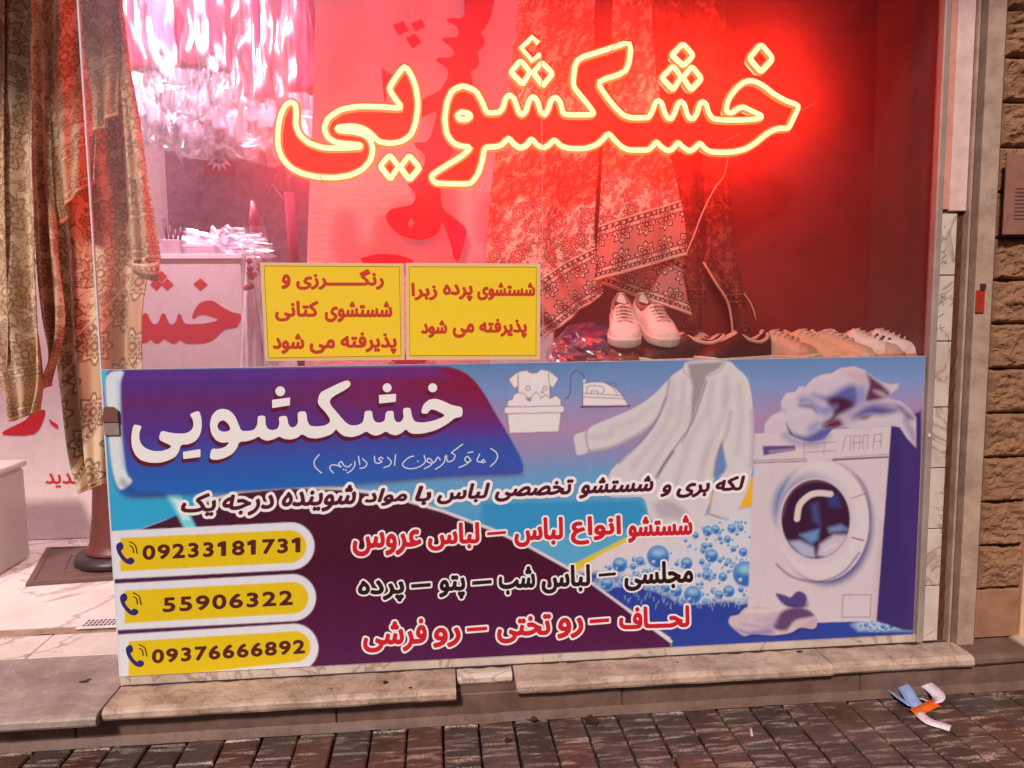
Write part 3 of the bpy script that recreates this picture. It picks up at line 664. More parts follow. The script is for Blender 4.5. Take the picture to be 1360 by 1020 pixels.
for k in range(330):
    x = rb_.uniform(788, 1003); y = rb_.uniform(690, 806)
    if FO[int(y-CY0), int(x-CX0)] < .6: continue
    bubble(x, y, rb_.choice((1.2, 1.6, 2, 2.6, 3.4, 4.6)), FOX)
for x, y, r in ((823, 750, 10), (874, 739, 15), (945, 738, 9), (912, 748, 8), (990, 762, 17), (920, 790, 12), (968, 785, 8), (898, 785, 8), (806, 775, 9), (850, 745, 6), (884, 780, 7), (972, 702, 6), (966, 716, 5), (987, 733, 6), (960, 766, 6), (938, 764, 6), (932, 746, 4), (974, 729, 4), (955, 790, 6), (984, 783, 4), (940, 705, 7), (950, 703, 6), (830, 770, 6)): bubble(x, y, r)
for k in range(26): bubble(rb_.uniform(1142, 1208), rb_.uniform(822, 836), rb_.choice((1.5, 2.5, 4)))
for k in range(46):
    x = 830+k*3.8; y0 = 797+5*math.sin(k*1.3)-(6 if x < 870 else 0); line([(x, y0), (x+rb_.uniform(-3, 3), y0+rb_.uniform(3, 9))], .9, (180, 196, 226), .6, .7)
# washing machine (origin 980,540 scale .304)
def Wm(P): return T(P, 980, 540, .304)
paint(Wm([(660, 85), (800, 20), (800, 980), (720, 975), (604, 936)]), (62, 42, 104), 1); paint(Wm([(700, 60), (800, 20), (800, 960), (735, 960)]), (72, 46, 112), 10, .8)
paint(Wm([(75, 118), (670, 85), (605, 936), (300, 945), (42, 900)]), (214, 186, 200), .7); fm = mask(Wm([(75, 118), (670, 85), (605, 936), (300, 945), (42, 900)]), .7)
paint(Wm([(620, 500), (640, 500), (608, 936), (585, 936)]), (176, 136, 158), 6, .5, clip=fm)
line(Wm([(68, 236), (300, 228)]), 1.2, (150, 112, 124), .6); line(Wm([(68, 246), (300, 238)]), 1.2, (110, 72, 90), .6); line(Wm([(415, 233), (655, 220)]), 2, (84, 44, 64), .6); line(Wm([(415, 226), (655, 208)]), .9, (160, 124, 130), .6)
paint(Wm([(108, 172), (250, 170), (250, 190), (112, 213)]), (96, 72, 136), 1); paint(Wm([(132, 190), (250, 180), (250, 190), (140, 205)]), (160, 130, 160), 1.5, .8)
for P in ([(289, 130), (289, 222)], [(300, 162), (430, 155)], [(300, 200), (430, 192)], [(378, 158), (375, 205)], [(456, 192), (470, 130), (495, 128), (490, 190)], [(505, 188), (508, 128), (535, 126), (530, 186)], [(545, 184), (548, 125), (565, 124)], [(565, 186), (570, 122)], [(500, 160), (545, 156)], [(590, 184), (598, 122), (628, 120), (622, 178)], [(592, 152), (625, 150)]):
    line(Wm(P), .9, (140, 104, 116), .5, .9, 0)
def ell(cx, cy, rx, ry, n=40, rot=0):
    t = np.linspace(0, 2*PI, n+1)[:-1]; x = rx*np.cos(t); y = ry*np.sin(t); return Wm(np.stack([cx+x*math.cos(rot)-y*math.sin(rot), cy+x*math.sin(rot)+y*math.cos(rot)], 1))
paint(ell(392, 515, 200, 268), (70, 66, 140), 7, .85, clip=fm); paint(ell(320, 440, 165, 160), (84, 110, 170), 9, .9, clip=fm)
paint(ell(372, 500, 202, 263), (220, 194, 206), 1.4, 1, clip=fm); paint(ell(225, 400, 110, 170), (206, 170, 178), 16, .0)
line(ell(340, 490, 156, 184), 9, (196, 170, 190), 4, .6)
paint(ell(300, 440, 140, 150), (90, 112, 172), 10, .55); paint(ell(345, 500, 165, 190), (218, 190, 204), 3, .5)
paint(ell(338, 492, 157, 181), (206, 184, 202), 1); paint(ell(340, 492, 150, 173), (60, 26, 56), 1)
im = mask(ell(340, 492, 148, 171), 1)
line(Wm([(195, 480), (215, 400), (270, 345), (340, 325), (420, 335)]), 3, (140, 70, 90), 2, .7, clip=im)
paint(Wm([(320, 430), (350, 420), (360, 520), (330, 500)]), (72, 76, 140), 5, .9, clip=im); paint(Wm([(390, 400), (440, 380), (450, 440), (400, 440)]), (60, 62, 130), 5, .8, clip=im)
paint(Wm([(270, 560), (355, 535), (350, 580), (320, 600)]), (110, 130, 190), 4, clip=im); paint(Wm([(395, 530), (450, 515), (490, 540), (400, 550)]), (120, 130, 180), 4, clip=im)
paint(Wm([(220, 590), (270, 585), (330, 615), (340, 660), (280, 655)]), (176, 168, 204), 4, clip=im); paint(Wm([(345, 650), (360, 600), (420, 560), (490, 560), (480, 630), (420, 670)]), (200, 176, 200), 4, clip=im)
line(Wm([(345, 590), (342, 665)]), 2, (60, 40, 100), 1.5, .8, clip=im); line(Wm([(380, 625), (430, 600)]), 3, (220, 200, 200), 2, .8, clip=im)
line(Wm([(258, 490), (270, 430), (310, 390), (350, 378), (405, 382)]), 8, (222, 192, 196), .8)
line(Wm([(500, 400), (560, 378)]), 1, (110, 76, 90), .5); line(Wm([(500, 572), (550, 585)]), 1.6, (90, 60, 84), .7); line(Wm([(520, 300), (555, 350), (575, 420), (578, 500)]), 1.4, (120, 84, 108), 1, .8)
line(Wm([(170, 690), (230, 740), (320, 765), (400, 755), (470, 715), (530, 640)]), 2.4, (84, 66, 120), 1.6, .8)
P = Wm([(460, 822), (582, 822), (578, 920), (455, 920), (460, 822)]); line(P, .9, (120, 84, 100), .5, .9, 0)
# towels: on the machine (origin 1000,480 scale .1765) and at its foot
def Tw(P): return T(P, 1000, 480, .1765)
TS = Tw([(85, 545), (90, 470), (140, 410), (213, 372), (212, 300), (250, 240), (320, 228), (350, 185), (395, 190), (450, 130), (520, 98), (590, 90), (660, 50), (760, 38), (840, 65), (900, 110), (960, 150), (1030, 172), (1095, 165), (1095, 205), (1050, 252), (1015, 255), (1035, 282), (1110, 300), (1170, 345), (1228, 420), (1228, 650), (1160, 580), (1105, 495), (1045, 485), (930, 488), (880, 522), (790, 515), (690, 490), (600, 510), (530, 590), (430, 612), (330, 580), (250, 545)])
TC = (206, 180, 202)
paint(TS, TC, .8); tm = mask(TS, .8)
for P, c, s, a in (([(450, 245), (560, 260), (700, 180), (790, 190), (790, 330), (640, 400), (600, 330), (520, 290)], (88, 88, 160), 7, .9),
                   ([(850, 85), (900, 120), (990, 190), (1030, 260), (900, 300), (840, 290), (870, 180)], (92, 34, 72), 4, .9), ([(640, 60), (760, 45), (850, 100), (860, 200), (800, 170), (720, 120)], (200, 160, 176), 6, .8),
                   ([(560, 290), (680, 270), (760, 330), (650, 400), (600, 460), (520, 470), (600, 400)], (80, 22, 56), 5, .95), ([(790, 200), (840, 180), (850, 300), (800, 330)], (140, 130, 190), 5, .8),
                   ([(340, 260), (440, 270), (520, 330), (640, 330), (560, 420), (490, 390), (420, 320), (350, 330)], (130, 124, 184), 6, .75), ([(350, 330), (440, 325), (490, 390), (440, 360), (370, 345)], (84, 60, 120), 4, .8),
                   ([(640, 420), (760, 360), (900, 300), (1060, 300), (1150, 350), (1050, 400), (900, 400), (800, 430), (700, 490)], (166, 138, 176), 5, .7),
                   ([(840, 350), (940, 330), (1080, 370), (980, 410), (860, 400), (770, 450), (740, 430)], (86, 76, 146), 6, .9), ([(820, 410), (900, 400), (860, 440), (800, 440)], (110, 60, 90), 3, .8),
                   ([(1080, 330), (1150, 360), (1220, 430), (1160, 440), (1130, 400)], (110, 70, 120), 5, .8), ([(1130, 440), (1180, 560), (1228, 640), (1228, 560), (1180, 460)], (132, 92, 136), 6, .7),
                   ([(250, 460), (275, 545), (300, 550), (270, 500)], (60, 40, 96), 2, .95), ([(290, 540), (400, 560), (520, 500), (640, 500), (520, 600), (420, 615), (320, 590)], (88, 84, 156), 5, .9),
                   ([(400, 500), (480, 440), (520, 480), (440, 545)], (140, 130, 186), 6, .7), ([(520, 490), (640, 430), (680, 480), (600, 505)], (96, 28, 60), 4, .9), ([(215, 340), (250, 380), (215, 380)], (150, 120, 160), 4, .6),
                   ([(900, 215), (980, 225), (1020, 275), (950, 260)], (176, 140, 158), 3, .9), ([(1040, 250), (1095, 200), (1090, 225), (1050, 262)], (90, 60, 90), 2, .8)): paint(Tw(P), c, s, a, sm=1, clip=tm)
for P in ([(240, 560), (330, 610), (480, 620), (560, 560)],): line(Tw(P), 6, (96, 90, 160), 6, .6, clip=fm)
for P in ([(470, 140), (620, 110)], [(620, 70), (780, 55)], [(240, 270), (330, 250)], [(120, 450), (200, 410)], [(300, 400), (420, 380)], [(700, 440), (850, 460)], [(900, 440), (1060, 420)]): line(Tw(P), 5, (222, 192, 198), 7, .6, clip=tm)
def T3(P): return T(P, 660, 470, .4265)
TF = T3([(722, 838), (728, 818), (752, 812), (775, 790), (820, 786), (860, 790), (893, 782), (880, 768), (868, 746), (892, 748), (914, 758), (936, 738), (960, 748), (967, 775), (960, 786), (985, 808), (997, 838), (985, 856), (945, 852), (915, 868), (860, 876), (800, 872), (770, 878), (745, 862)])
paint(np.array(TF)+[2, 3], (36, 36, 110), 3, .7); paint(TF, (206, 172, 186), .8, sm=1); tfm = mask(TF, .8, 1)
for P, c, s, a in (([(868, 745), (905, 752), (942, 738), (966, 755), (955, 790), (900, 785)], (84, 60, 126), 2, .95), ([(860, 850), (890, 800), (950, 790), (990, 815), (930, 830), (900, 862)], (92, 58, 104), 3, .9), ([(935, 868), (990, 850), (994, 820), (960, 840)], (190, 150, 170), 3, .7), ([(790, 868), (850, 850), (860, 874)], (130, 110, 170), 4, .7), ([(800, 830), (850, 812), (880, 820), (850, 845)], (176, 150, 186), 5, .6), ([(735, 850), (780, 862), (850, 870), (780, 876)], (120, 104, 170), 3, .7)): paint(T3(P), c, s, a, sm=1, clip=tfm)
line(T3([(868, 748), (890, 775), (930, 786)]), 2, (60, 50, 120), 1.2, .8, clip=tfm); line(T3([(780, 800), (850, 800), (890, 790)]), 3, (232, 206, 210), 3, .7, clip=tfm); line(T3([(760, 840), (820, 850), (870, 840)]), 2.5, (150, 126, 170), 3, .6, clip=tfm)
for k in range(70):
    x, y = rb_.uniform(150, 1210), 905-abs(rb_.gauss(0, 60)); disc(x, y-(x-160)*.05, rb_.uniform(.5, 1.3), (90, 70, 70), .5, rb_.uniform(.15, .4))
IMG = np.clip(IMG, .002, .93)
IMG *= (1+.015*RNG.randn(*IMG.shape[:2]))[..., None]
# print the art on a fine sheet
ban = empty('shop_banner', (.28, -.006, .225), 'long printed blue and purple laundry banner across the lower window', 'banner')
xL, xR, zB, zT = -.910, 1.4755, .2265, 1.1005; NX, NZ = 960, 350; YB = -.0105
xs = np.linspace(xL, xR, NX+1); zs = np.linspace(zB, zT, NZ+1); XX, ZZ = np.meshgrid(xs, zs)
VV = np.stack([XX.ravel(), np.full(XX.size, YB), ZZ.ravel()], 1); PP = proj(VV)
fx = np.clip(PP[:, 0]-CX0, 0, IMG.shape[1]-1.001); fy = np.clip(PP[:, 1]-CY0, 0, IMG.shape[0]-1.001); ix = fx.astype(int); iy = fy.astype(int); ax = (fx-ix)[:, None]; ay = (fy-iy)[:, None]
CC = (IMG[iy, ix]*(1-ax)+IMG[iy, ix+1]*ax)*(1-ay)+(IMG[iy+1, ix]*(1-ax)+IMG[iy+1, ix+1]*ax)*ay
me = bpy.data.meshes.new('printed_face'); nv = len(VV); me.vertices.add(nv); me.vertices.foreach_set('co', VV.ravel())
ii = (np.arange(NZ)[:, None]*(NX+1)+np.arange(NX)[None]).ravel(); Q = np.stack([ii, ii+1, ii+NX+2, ii+NX+1], 1)
me.loops.add(Q.size); me.loops.foreach_set('vertex_index', Q.ravel().astype(np.int32)); me.polygons.add(len(Q)); me.polygons.foreach_set('loop_start', np.arange(len(Q), dtype=np.int32)*4)
me.update(calc_edges=True); ca = me.color_attributes.new('Col', 'FLOAT_COLOR', 'POINT'); c4 = np.ones((nv, 4)); c4[:, :3] = CC; ca.data.foreach_set('color', c4.ravel())
vinyl = NG('printed_vinyl'); a_ = vinyl.n('ShaderNodeAttribute', attribute_name='Col'); pw = vinyl.pos()
vinyl.bump(vinyl.noise(vinyl.VM('MULTIPLY', pw, (6, 1, 2)), 3, 3, .5), .16, .02); vinyl = vinyl.fin(a_.outputs[0], .42, 0, .3)
me.materials.append(vinyl); link('printed_face', me, ban)
MB().box(xL-.001, xR+.001, -.0100, -.0030, zB-.001, zT+.001).build('backing_sheet', flat('sheet_edge', (200, 190, 200), .5), ban)
def pm(name, rgb): g = NG(name); return g.fin(tuple(A(rgb)), .42, 0, .3)
M_white, M_mar, M_red, M_blk, M_num, M_hand = pm('print_white', (242, 226, 236)), pm('print_maroon', (82, 20, 46)), pm('print_red', (202, 30, 46)), pm('print_black', (44, 20, 26)), pm('print_brown', (88, 30, 34)), pm('print_indigo', (52, 36, 110))
def T1(P): return T(P, 150, 480, .1844)
def T2(P): return T(P, 370, 480, .1844)
YE = T1([(150,450),(212,465),(195,500),(190,545),(200,590),(235,625),(290,645),(350,645),(400,630),(422,612),(400,598),(325,565),(345,495),(400,510),(460,518),(520,518),(560,500),(580,465),(575,420),(548,378),(622,350),(640,410),(642,480),(625,540),(590,580),(540,600),(490,600),(478,650),(450,690),(400,715),(340,732),(270,732),(200,715),(155,670),(133,610),(130,540),(138,490)])
BODYT = T1([(745,350),(790,338),(840,350),(880,390),(910,460),(925,500),(980,500),(1020,490),(1040,450),(1040,390),(1100,388),(1100,450),(1115,485),(1150,495),(1185,485),(1198,450),(1192,395),(1255,388)])+T2([(70,450),(90,475),(120,470),(140,440),(133,362),(200,355),(208,430),(225,462),(270,468),(330,462),(368,440),(370,415),(340,370),(277,305),(290,240),(310,215),(505,122),(528,182),(345,278),(450,400),(485,440),(520,460),(570,458),(605,440),(615,400),(620,355),(675,352),(680,410),(700,438),(735,440),(765,425),(770,358),(830,352),(832,410),(850,438),(880,435),(900,405),(892,335),(952,330),(962,400),(985,435),(1040,440),(1120,425),(1208,390),(1130,352),(1095,345),(1072,380),(1022,375),(1040,310),(1080,275),(1130,265),(1190,285),(1250,315),(1328,327),(1325,400),(1270,408),(1220,450),(1140,495),(1050,520),(970,525),(935,510),(918,488),(885,520),(845,535),(800,525),(775,503),(740,525),(700,538),(660,525),(632,503),(590,530),(530,548),(470,540),(430,510),(415,487),(385,525),(330,545),(270,558),(210,550),(168,522),(140,550),(90,565),(40,560),(5,540)])+T1([(1165,560),(1110,575),(1070,560),(1050,540),(1020,560),(960,578),(910,580),(895,625),(860,670),(800,700),(740,712),(692,702),(708,625),(760,630),(810,615),(840,580),(790,590),(740,570),(705,520),(695,450),(710,390)])
HOLE = T1([(770,430),(800,424),(830,450),(848,490),(820,505),(785,505),(760,490),(752,460)])
def circ(c, r): return [(c[0]+r*math.cos(t), c[1]+r*math.sin(t)) for t in np.linspace(0, 2*PI, 25)[:-1]]
def title_sdf(X, Y):
    D = np.minimum(poly_sdf(round_poly(YE, 3, .36), X, Y), np.maximum(poly_sdf(round_poly(BODYT, 3, .36), X, Y), -poly_sdf(round_poly(HOLE, 3, .4), X, Y)))
    for P in (T1([(503,650),(632,630),(632,690),(505,705)]), T1([(1145,275),(1278,258),(1275,318),(1145,338)]), T2([(722,240),(848,232),(845,292),(722,305)]), T1(circ((1205, 215), 37)), T2(circ((782, 190), 34)), T2(circ((1110, 190), 34))): D = np.minimum(D, poly_sdf(P, X, Y))
    return D+.25
S, a0, b0 = field(title_sdf, (170, 500, 618, 622), .45); S = np.minimum(S, 9)
k = np.array([.25, .5, .25]); S = sum(w_*np.roll(S, s_, 0) for w_, s_ in zip(k, (-1, 0, 1))); S = sum(w_*np.roll(S, s_, 1) for w_, s_ in zip(k, (-1, 0, 1)))
Lp = contours(S, a0, b0, .45)
V, Fc = loops_mesh([l+np.array([-2.2, 5.2]) for l in Lp], YB-.0006, .1); mk('title_shadow', V, Fc, pm('print_title_shadow', (98, 20, 52)), ban)
V, Fc = loops_mesh(Lp, YB-.0012, .1); mk('title_lettering', V, Fc, M_white, ban)
words('printed_word', [('لکه', 950, 632, 990, 652), ('بری', 898, 641, 943, 661), ('و', 877, 643, 892, 660), ('شستشو', 769, 633, 868, 661), ('تخصصی', 657, 638, 762, 665), ('لباس', 580, 642, 651, 669), ('با', 551, 645, 573, 671), ('مواد', 484, 648, 541, 672), ('شوینده', 374, 645, 473, 680), ('درجه', 295, 656, 364, 685), ('یک', 240, 655, 287, 686)],
      YB-.0013, M_mar, ban, -.035, 1.25, 3.9, YB-.0007, M_white, .25)
words('printed_word', [('شستشو', 834, 685, 920, 720), ('انواع', 758, 685, 825, 723), ('لباس', 683, 687, 748, 726), ('-', 647, 706, 672, 710), ('لباس', 568, 694, 637, 731), ('عروس', 468, 704, 560, 738)], YB-.0013, M_red, ban, -.03, 1.5, 2.5, YB-.0007, M_white)
words('printed_word', [('مجلسی', 829, 745, 921, 784), ('-', 795, 761, 818, 765), ('لباس', 719, 750, 784, 788), ('شب', 662, 752, 711, 790), ('-', 627, 771, 653, 776), ('پتو', 583, 764, 618, 796), ('-', 546, 775, 572, 780), ('پرده', 475, 770, 537, 800)], YB-.0013, M_blk, ban, -.03, 1.4, 2.3, YB-.0007, M_white)
words('printed_word', [('لحـــاف', 822, 805, 916, 835), ('-', 783, 822, 809, 827), ('رو', 740, 820, 775, 848), ('تختی', 660, 816, 732, 854), ('-', 620, 833, 647, 838), ('رو', 575, 833, 612, 860), ('فرشی', 482, 822, 567, 866)], YB-.0013, M_red, ban, -.03, 1.5, 2.5, YB-.0007, M_white)
for s, x0, x1, bl, br, hh in (('09233181731', 189, 399, 744, 733.6, 20), ('55906322', 216, 389, 813.5, 803.6, 20), ('09376666892', 201.5, 405, 881.5, 868, 19)):
    ym = (bl+br)/2; words('phone_number', [(s, x0, ym-hh, x1, ym)], YB-.0010, M_num, ban, (br-bl)/(x1-x0), 1.0, ltr=True)
for cx, cy in ((0, 0), (25, 330), (62, 663)):
    P = [(22,165),(50,145),(66,168),(62,190),(50,202),(70,235),(95,256),(105,245),(130,250),(137,270),(115,288),(82,280),(48,245),(26,205)]
    P = smooth_closed(T([(x+cx, y+cy) for x, y in P], 150, 690, .2059), 3); V, Fc = loops_mesh([P], YB-.0010, .05); o = mk('handset_icon', V, Fc, M_indigo if False else M_hand, ban)
    b = MB()
    for R0 in ([(108, 168), (126, 180), (132, 214)], [(106, 143), (142, 165), (156, 218)]):
        q = smooth_open(T([(x+cx, y+cy) for x, y in R0], 150, 690, .2059), 5)
        S, g0, g1 = field(lambda X, Y: poly_sdf(q, X, Y, False)-.75, bbox(q), .25, 3); add_mesh(b, loops_mesh(contours(S, g0, g1, .25), YB-.0010, .05))
    b.build('ring_waves', M_num, ban)
HW = [[(1142,72),(1175,95),(1182,125),(1165,155),(1140,178)], [(1108,152),(1099,138),(1087,147),(1098,157),(1082,153),(1064,150),(1060,136),(1068,120),(1074,105)], [(1022,142),(1002,118),(985,136),(1000,154),(1022,143),(990,168),(950,186)], [(1005,96),(1033,92)], [(972,45),(905,96)], [(905,96),(926,112),(918,138),(895,150),(879,146),(874,112)],
      [(868,118),(862,150),(840,176),(808,196)], [(838,140),(822,124),(808,146),(795,158),(784,140),(766,130),(758,150),(786,162),(772,178),(742,192)], [(740,113),(748,148),(722,175),(680,191),(636,190),(610,170),(624,145),(655,122),(678,117)], [(701,147),(704,150)], [(568,110),(562,172)], [(520,124),(542,150),(530,174),(498,186)],
      [(492,132),(478,124),(467,136),(486,150),(464,160),(445,152),(441,118)], [(370,134),(396,160),(382,185),(354,190)], [(345,118),(353,168)], [(322,150),(322,176),(302,204),(278,218)], [(303,165),(282,182),(256,172),(242,150),(225,165),(240,182),(214,172),(186,170),(172,190),(192,218)], [(254,196),(257,199)], [(268,200),(271,203)], [(108,108),(80,145),(84,182),(123,219)]]
HWp = [smooth_open(T(P, 400, 580, .2206), 4) if len(P) > 2 else np.array(T(P, 400, 580, .2206)) for P in HW]
def hw(X, Y):
    D = np.full(X.shape, 99.)
    for P in HWp: D = np.minimum(D, poly_sdf(P, X, Y, False))
    return D-.85
S, a0, b0 = field(hw, (412, 585, 668, 632), .3, 4); V, Fc = loops_mesh(contours(S, a0, b0, .3), YB-.0010, .06); mk('handwritten_motto', V, Fc, pm('print_pale', (206, 204, 240)), ban)
# metal clip at its left edge
clip = empty('glass_clamp', (-.9, -.02, .95), 'small worn metal clamp gripping the left edge of the banner', 'clamp')
x0, _, z1 = W(136, 540, y=-.016); x1, _, z0 = W(159, 578, y=-.016); zm = W(150, 560, y=-.016)[2]
bevel(MB().box(x0, x1, -.017, -.0125, z0, zm).build('clamp_plate', dirty('worn_metal', (168, 150, 142), (110, 90, 80), 30, .5, .4), clip), .002, 2)
q = [(x0, zm), (x1, zm), (x1, z1-.012), (x1-.012, z1-.002), (x1-.03, z1), (x0+.004, z1-.004)]
mk('clamp_cap', [(a, -.021, c) for a, c in q]+[(a, -.0125, c) for a, c in q], [(0, 1, 2, 3, 4, 5)]+[(i, i+6, (i+1) % 6+6, (i+1) % 6) for i in range(6)], flat('brown_metal', (134, 92, 76), .4, .3), clip)

# ================================================================== YELLOW NOTICES
g = NG('yellow_card'); yel = g.fin(tuple(lin((250, 216, 40))), .5); g = NG('notice_red'); nred = g.fin(tuple(lin((206, 56, 40))), .5); g = NG('laminate_rim'); rim = g.fin(tuple(lin((236, 204, 160))), .3)
g = NG('notice_line'); nline = g.fin(tuple(lin((130, 90, 60))), .5)
def notice(Q, Qi, Ql, label, txt):
    c = W(*Q[3], y=-.003); o = empty('notice', (c[0]+.1, -.003, c[2]), label, 'notice', 'yellow notices taped to the window')
    V = [tuple(v) for v in Wn(Q, -.004)]; V += [(v[0], -.0012, v[2]) for v in V]
    mk('laminate_sheet', V, [(0, 3, 2, 1), (0, 1, 5, 4), (1, 2, 6, 5), (2, 3, 7, 6), (3, 0, 4, 7), (4, 5, 6, 7)], rim, o)
    mk('yellow_field', Wn(Qi, -.0046), [(0, 3, 2, 1)], yel, o)
    b = MB(); L_ = [tuple(v) for v in Wn(Ql, -.0049)]
    for i in range(4): b.tube([L_[i], L_[(i+1) % 4]], .0007, 4)
    b.build('border_line', nline, o)
    for items in txt: words('printed_word', items, -.0052, nred, o, 0, 1.15)
def n8(P): return T(P, 340, 340, .2831)
notice(n8([(18, 30), (692, 35), (697, 487), (45, 492)]), n8([(34, 42), (681, 46), (684, 477), (54, 482)]), n8([(38, 46), (672, 50), (680, 468), (58, 477)]), 'left yellow notice with three lines of red Persian text on the glass',
       [[('رنگــــــرزی', 393, 357, 510, 385), ('و', 373.5, 364, 386, 384)], [('شستشوی', 431, 400, 521, 428), ('کتانی', 365, 399, 423, 427)], [('پذیرفته', 452, 441, 527, 470), ('می', 411, 450, 445, 470), ('شود', 362, 443, 404, 470)]])
notice(n8([(702, 32), (1335, 36), (1332, 485), (704, 487)]), n8([(714, 46), (1321, 48), (1319, 470), (717, 473)]), n8([(718, 50), (1315, 52), (1313, 465), (722, 467)]), 'right yellow notice with two lines of red Persian text on the glass',
       [[('شستشوی', 633.5, 375, 711, 399), ('پرده', 588, 377, 628, 400), ('زبرا', 546, 375, 581, 399)], [('پذیرفته', 636, 423, 700, 449), ('می', 601, 429, 630, 449), ('شود', 559, 425, 594, 449)]])

# ================================================================== NEON SIGN
def N1(P): return T(P, 350, 60, .19853)
def N2(P): return T(P, 560, 40, .21757)
def N3(P): return T(P, 740, 40, .17652)
def N4(P): return T(P, 860, 40, .17647)
LA = N1([(185,380),(145,405),(112,480),(97,580),(97,680),(125,755),(180,820),(260,860),(360,883),(480,888),(580,872),(660,835),(715,775),(732,700),(718,640),(670,594),(600,578),(500,570),(492,552),(590,542),(660,555),(710,585),(770,648),(850,660),(930,645),(990,600),(1020,520),(1035,400),(1022,290),(990,200),(945,138),(890,210),(838,292),(880,360),(930,425),(800,415),(640,410),(520,430),(430,490),(405,560),(430,620),(480,652),(560,662),(648,668),(648,684),(560,690),(400,690),(300,655),(240,600),(215,530),(220,460),(215,400)])
LB = N2([(385,715),(440,715),(485,705),(530,658),(560,695),(600,722),(640,705),(670,662),(700,700),(740,722),(775,705),(810,668),(850,710),(900,725),(1000,725),(1070,700),(1110,665)])+N3([(385,775),(440,840),(490,885),(540,905),(680,905),(715,880),(745,838),(780,880),(830,912),(870,895),(908,843),(940,880),(990,912),(1030,895)])+N4([(395,848),(425,890),(470,918),(560,922),(650,918),(740,895),(820,845),(890,785),(950,750),(1000,740),(1060,742),(1100,655),(1140,570),(1040,535),(950,485),(870,420),(800,385),(740,385),(680,425),(620,500),(595,560),(590,618),(630,628),(680,590),(720,580),(780,610),(862,648),(840,668),(740,678),(600,680),(490,672),(455,620),(440,560),(415,540),(390,560),(370,630),(345,668),(310,665),(290,620),(275,560),(250,538),(225,560),(205,620),(180,668),(150,665),(125,620),(105,550),(80,530),(55,550),(35,610)])+N3([(690,655),(660,662),(560,662),(500,645),(440,590),(360,490),(297,390),(530,315),(560,85),(350,155),(140,220),(112,420),(200,525),(276,622),(258,640),(70,640)])+N2([(860,505),(845,440),(820,410),(790,425),(770,490),(750,520),(725,500),(705,430),(680,405),(655,430),(635,500),(610,520),(590,500),(565,420),(535,395),(510,420),(495,480),(470,505),(395,508),(370,440),(330,370),(250,340),(185,370),(155,440),(140,540),(150,630),(190,690),(240,710),(305,717),(240,775),(130,840),(55,892),(80,936),(200,940),(300,940),(345,880),(370,800)])
LH = N2([(215,520),(245,500),(285,510),(300,530),(270,548),(230,545)])
DI = [N1([(845,735),(905,812),(850,898),(780,812)]), N1([(975,737),(1045,820),(975,903),(915,820)]), N2([(605,187),(662,258),(617,333),(543,258)]), N2([(735,200),(800,268),(740,342),(680,262)]), N4([(265,105),(342,190),(268,272),(180,190)]), N4([(190,272),(250,355),(190,452),(105,360)]), N4([(332,275),(405,365),(325,452),(265,360)]), N4([(853,108),(942,215),(850,317),(763,215)])]
OPEN = N2([(712,82),(675,46),(606,110),(672,188),(724,150)])
NEY = .115
neon = empty('neon_sign', (.2, .04, 1.7), 'glowing yellow and red neon sign in Persian script inside the window', 'neon sign')
g = NG('neon_tube'); em = g.n('ShaderNodeEmission'); em.inputs[0].default_value = (1, .021, .0095, 1); em.inputs[1].default_value = 70
g.t.links.new(em.outputs[0], g.t.nodes['Material Output'].inputs[0]); tube_m = g.m
def translucent(g, col, f):
    tl = g.n('ShaderNodeBsdfTranslucent'); g.put(tl.inputs[0], col); mx = g.n('ShaderNodeMixShader'); mx.inputs[0].default_value = f
    g.t.links.new(g.b.outputs[0], mx.inputs[1]); g.t.links.new(tl.outputs[0], mx.inputs[2]); g.t.links.new(mx.outputs[0], g.t.nodes['Material Output'].inputs[0]); return g.m
g = NG('red_acrylic'); g.fin(tuple(lin((255, 70, 62))), .35, 0, .3); acr = translucent(g, (.95, .10, .07, 1), .6)
g = NG('glow_rim'); em = g.n('ShaderNodeEmission'); em.inputs[0].default_value = (1, .21, .045, 1); em.inputs[1].default_value = 1.5  # orange glow edge of the tubes, added as an emitting outer tube
g.t.links.new(em.outputs[0], g.t.nodes['Material Output'].inputs[0]); glow_rim_m = g.m
curves = [(round_poly(LA, 2, .28), True), (round_poly(LB, 2, .28), True), (round_poly(LH, 2, .3), True)]+[(round_poly(P, 3, .18), True) for P in DI]+[(np.array(OPEN), False)]
for P, cl in curves:
    b = MB(); Q = Wn(P, NEY); b.tube([tuple(q) for q in Q], .0086, 8, closed=cl); b.build('neon_tube', tube_m, neon, True)
    b = MB(); b.tube([(q[0], q[1]+.0065, q[2]) for q in Q], .0128, 8, closed=cl, flat=.35 if False else 1); b.build('glow_rim', glow_rim_m, neon, True)
    b = MB(); b.tube([(q[0], q[1]+.031, q[2]) for q in Q], .0045, 6, closed=cl); b.build('added_back_light', tube_m, neon, True)  # added strip behind the letters, throws red light on the wall
def pan(X, Y):
    D = np.full(X.shape, 9.)
    for P, cl in curves:
        if not cl: D = np.minimum(D, poly_sdf(P, X, Y, False)-6); continue
        D = np.minimum(D, poly_sdf(P, X, Y)-6)
    return D
for bb in ((358, 80, 565, 245), (568, 44, 1068, 256)):
    S, a0, b0 = field(pan, bb, 1.0, 10)
    if bb[0] < 400: S = np.maximum(S, a0+np.arange(S.shape[1])[None]*1.0-566.5)
    else: S = np.maximum(S, 567.5-(a0+np.arange(S.shape[1])[None]*1.0))
    V, Fc = loops_mesh(contours(S, a0, b0, 1.0), NEY+.0195, .2, .005); mk('letter_panel', V, Fc, acr, neon)
wire_m = flat('wire', (190, 150, 120), .3)
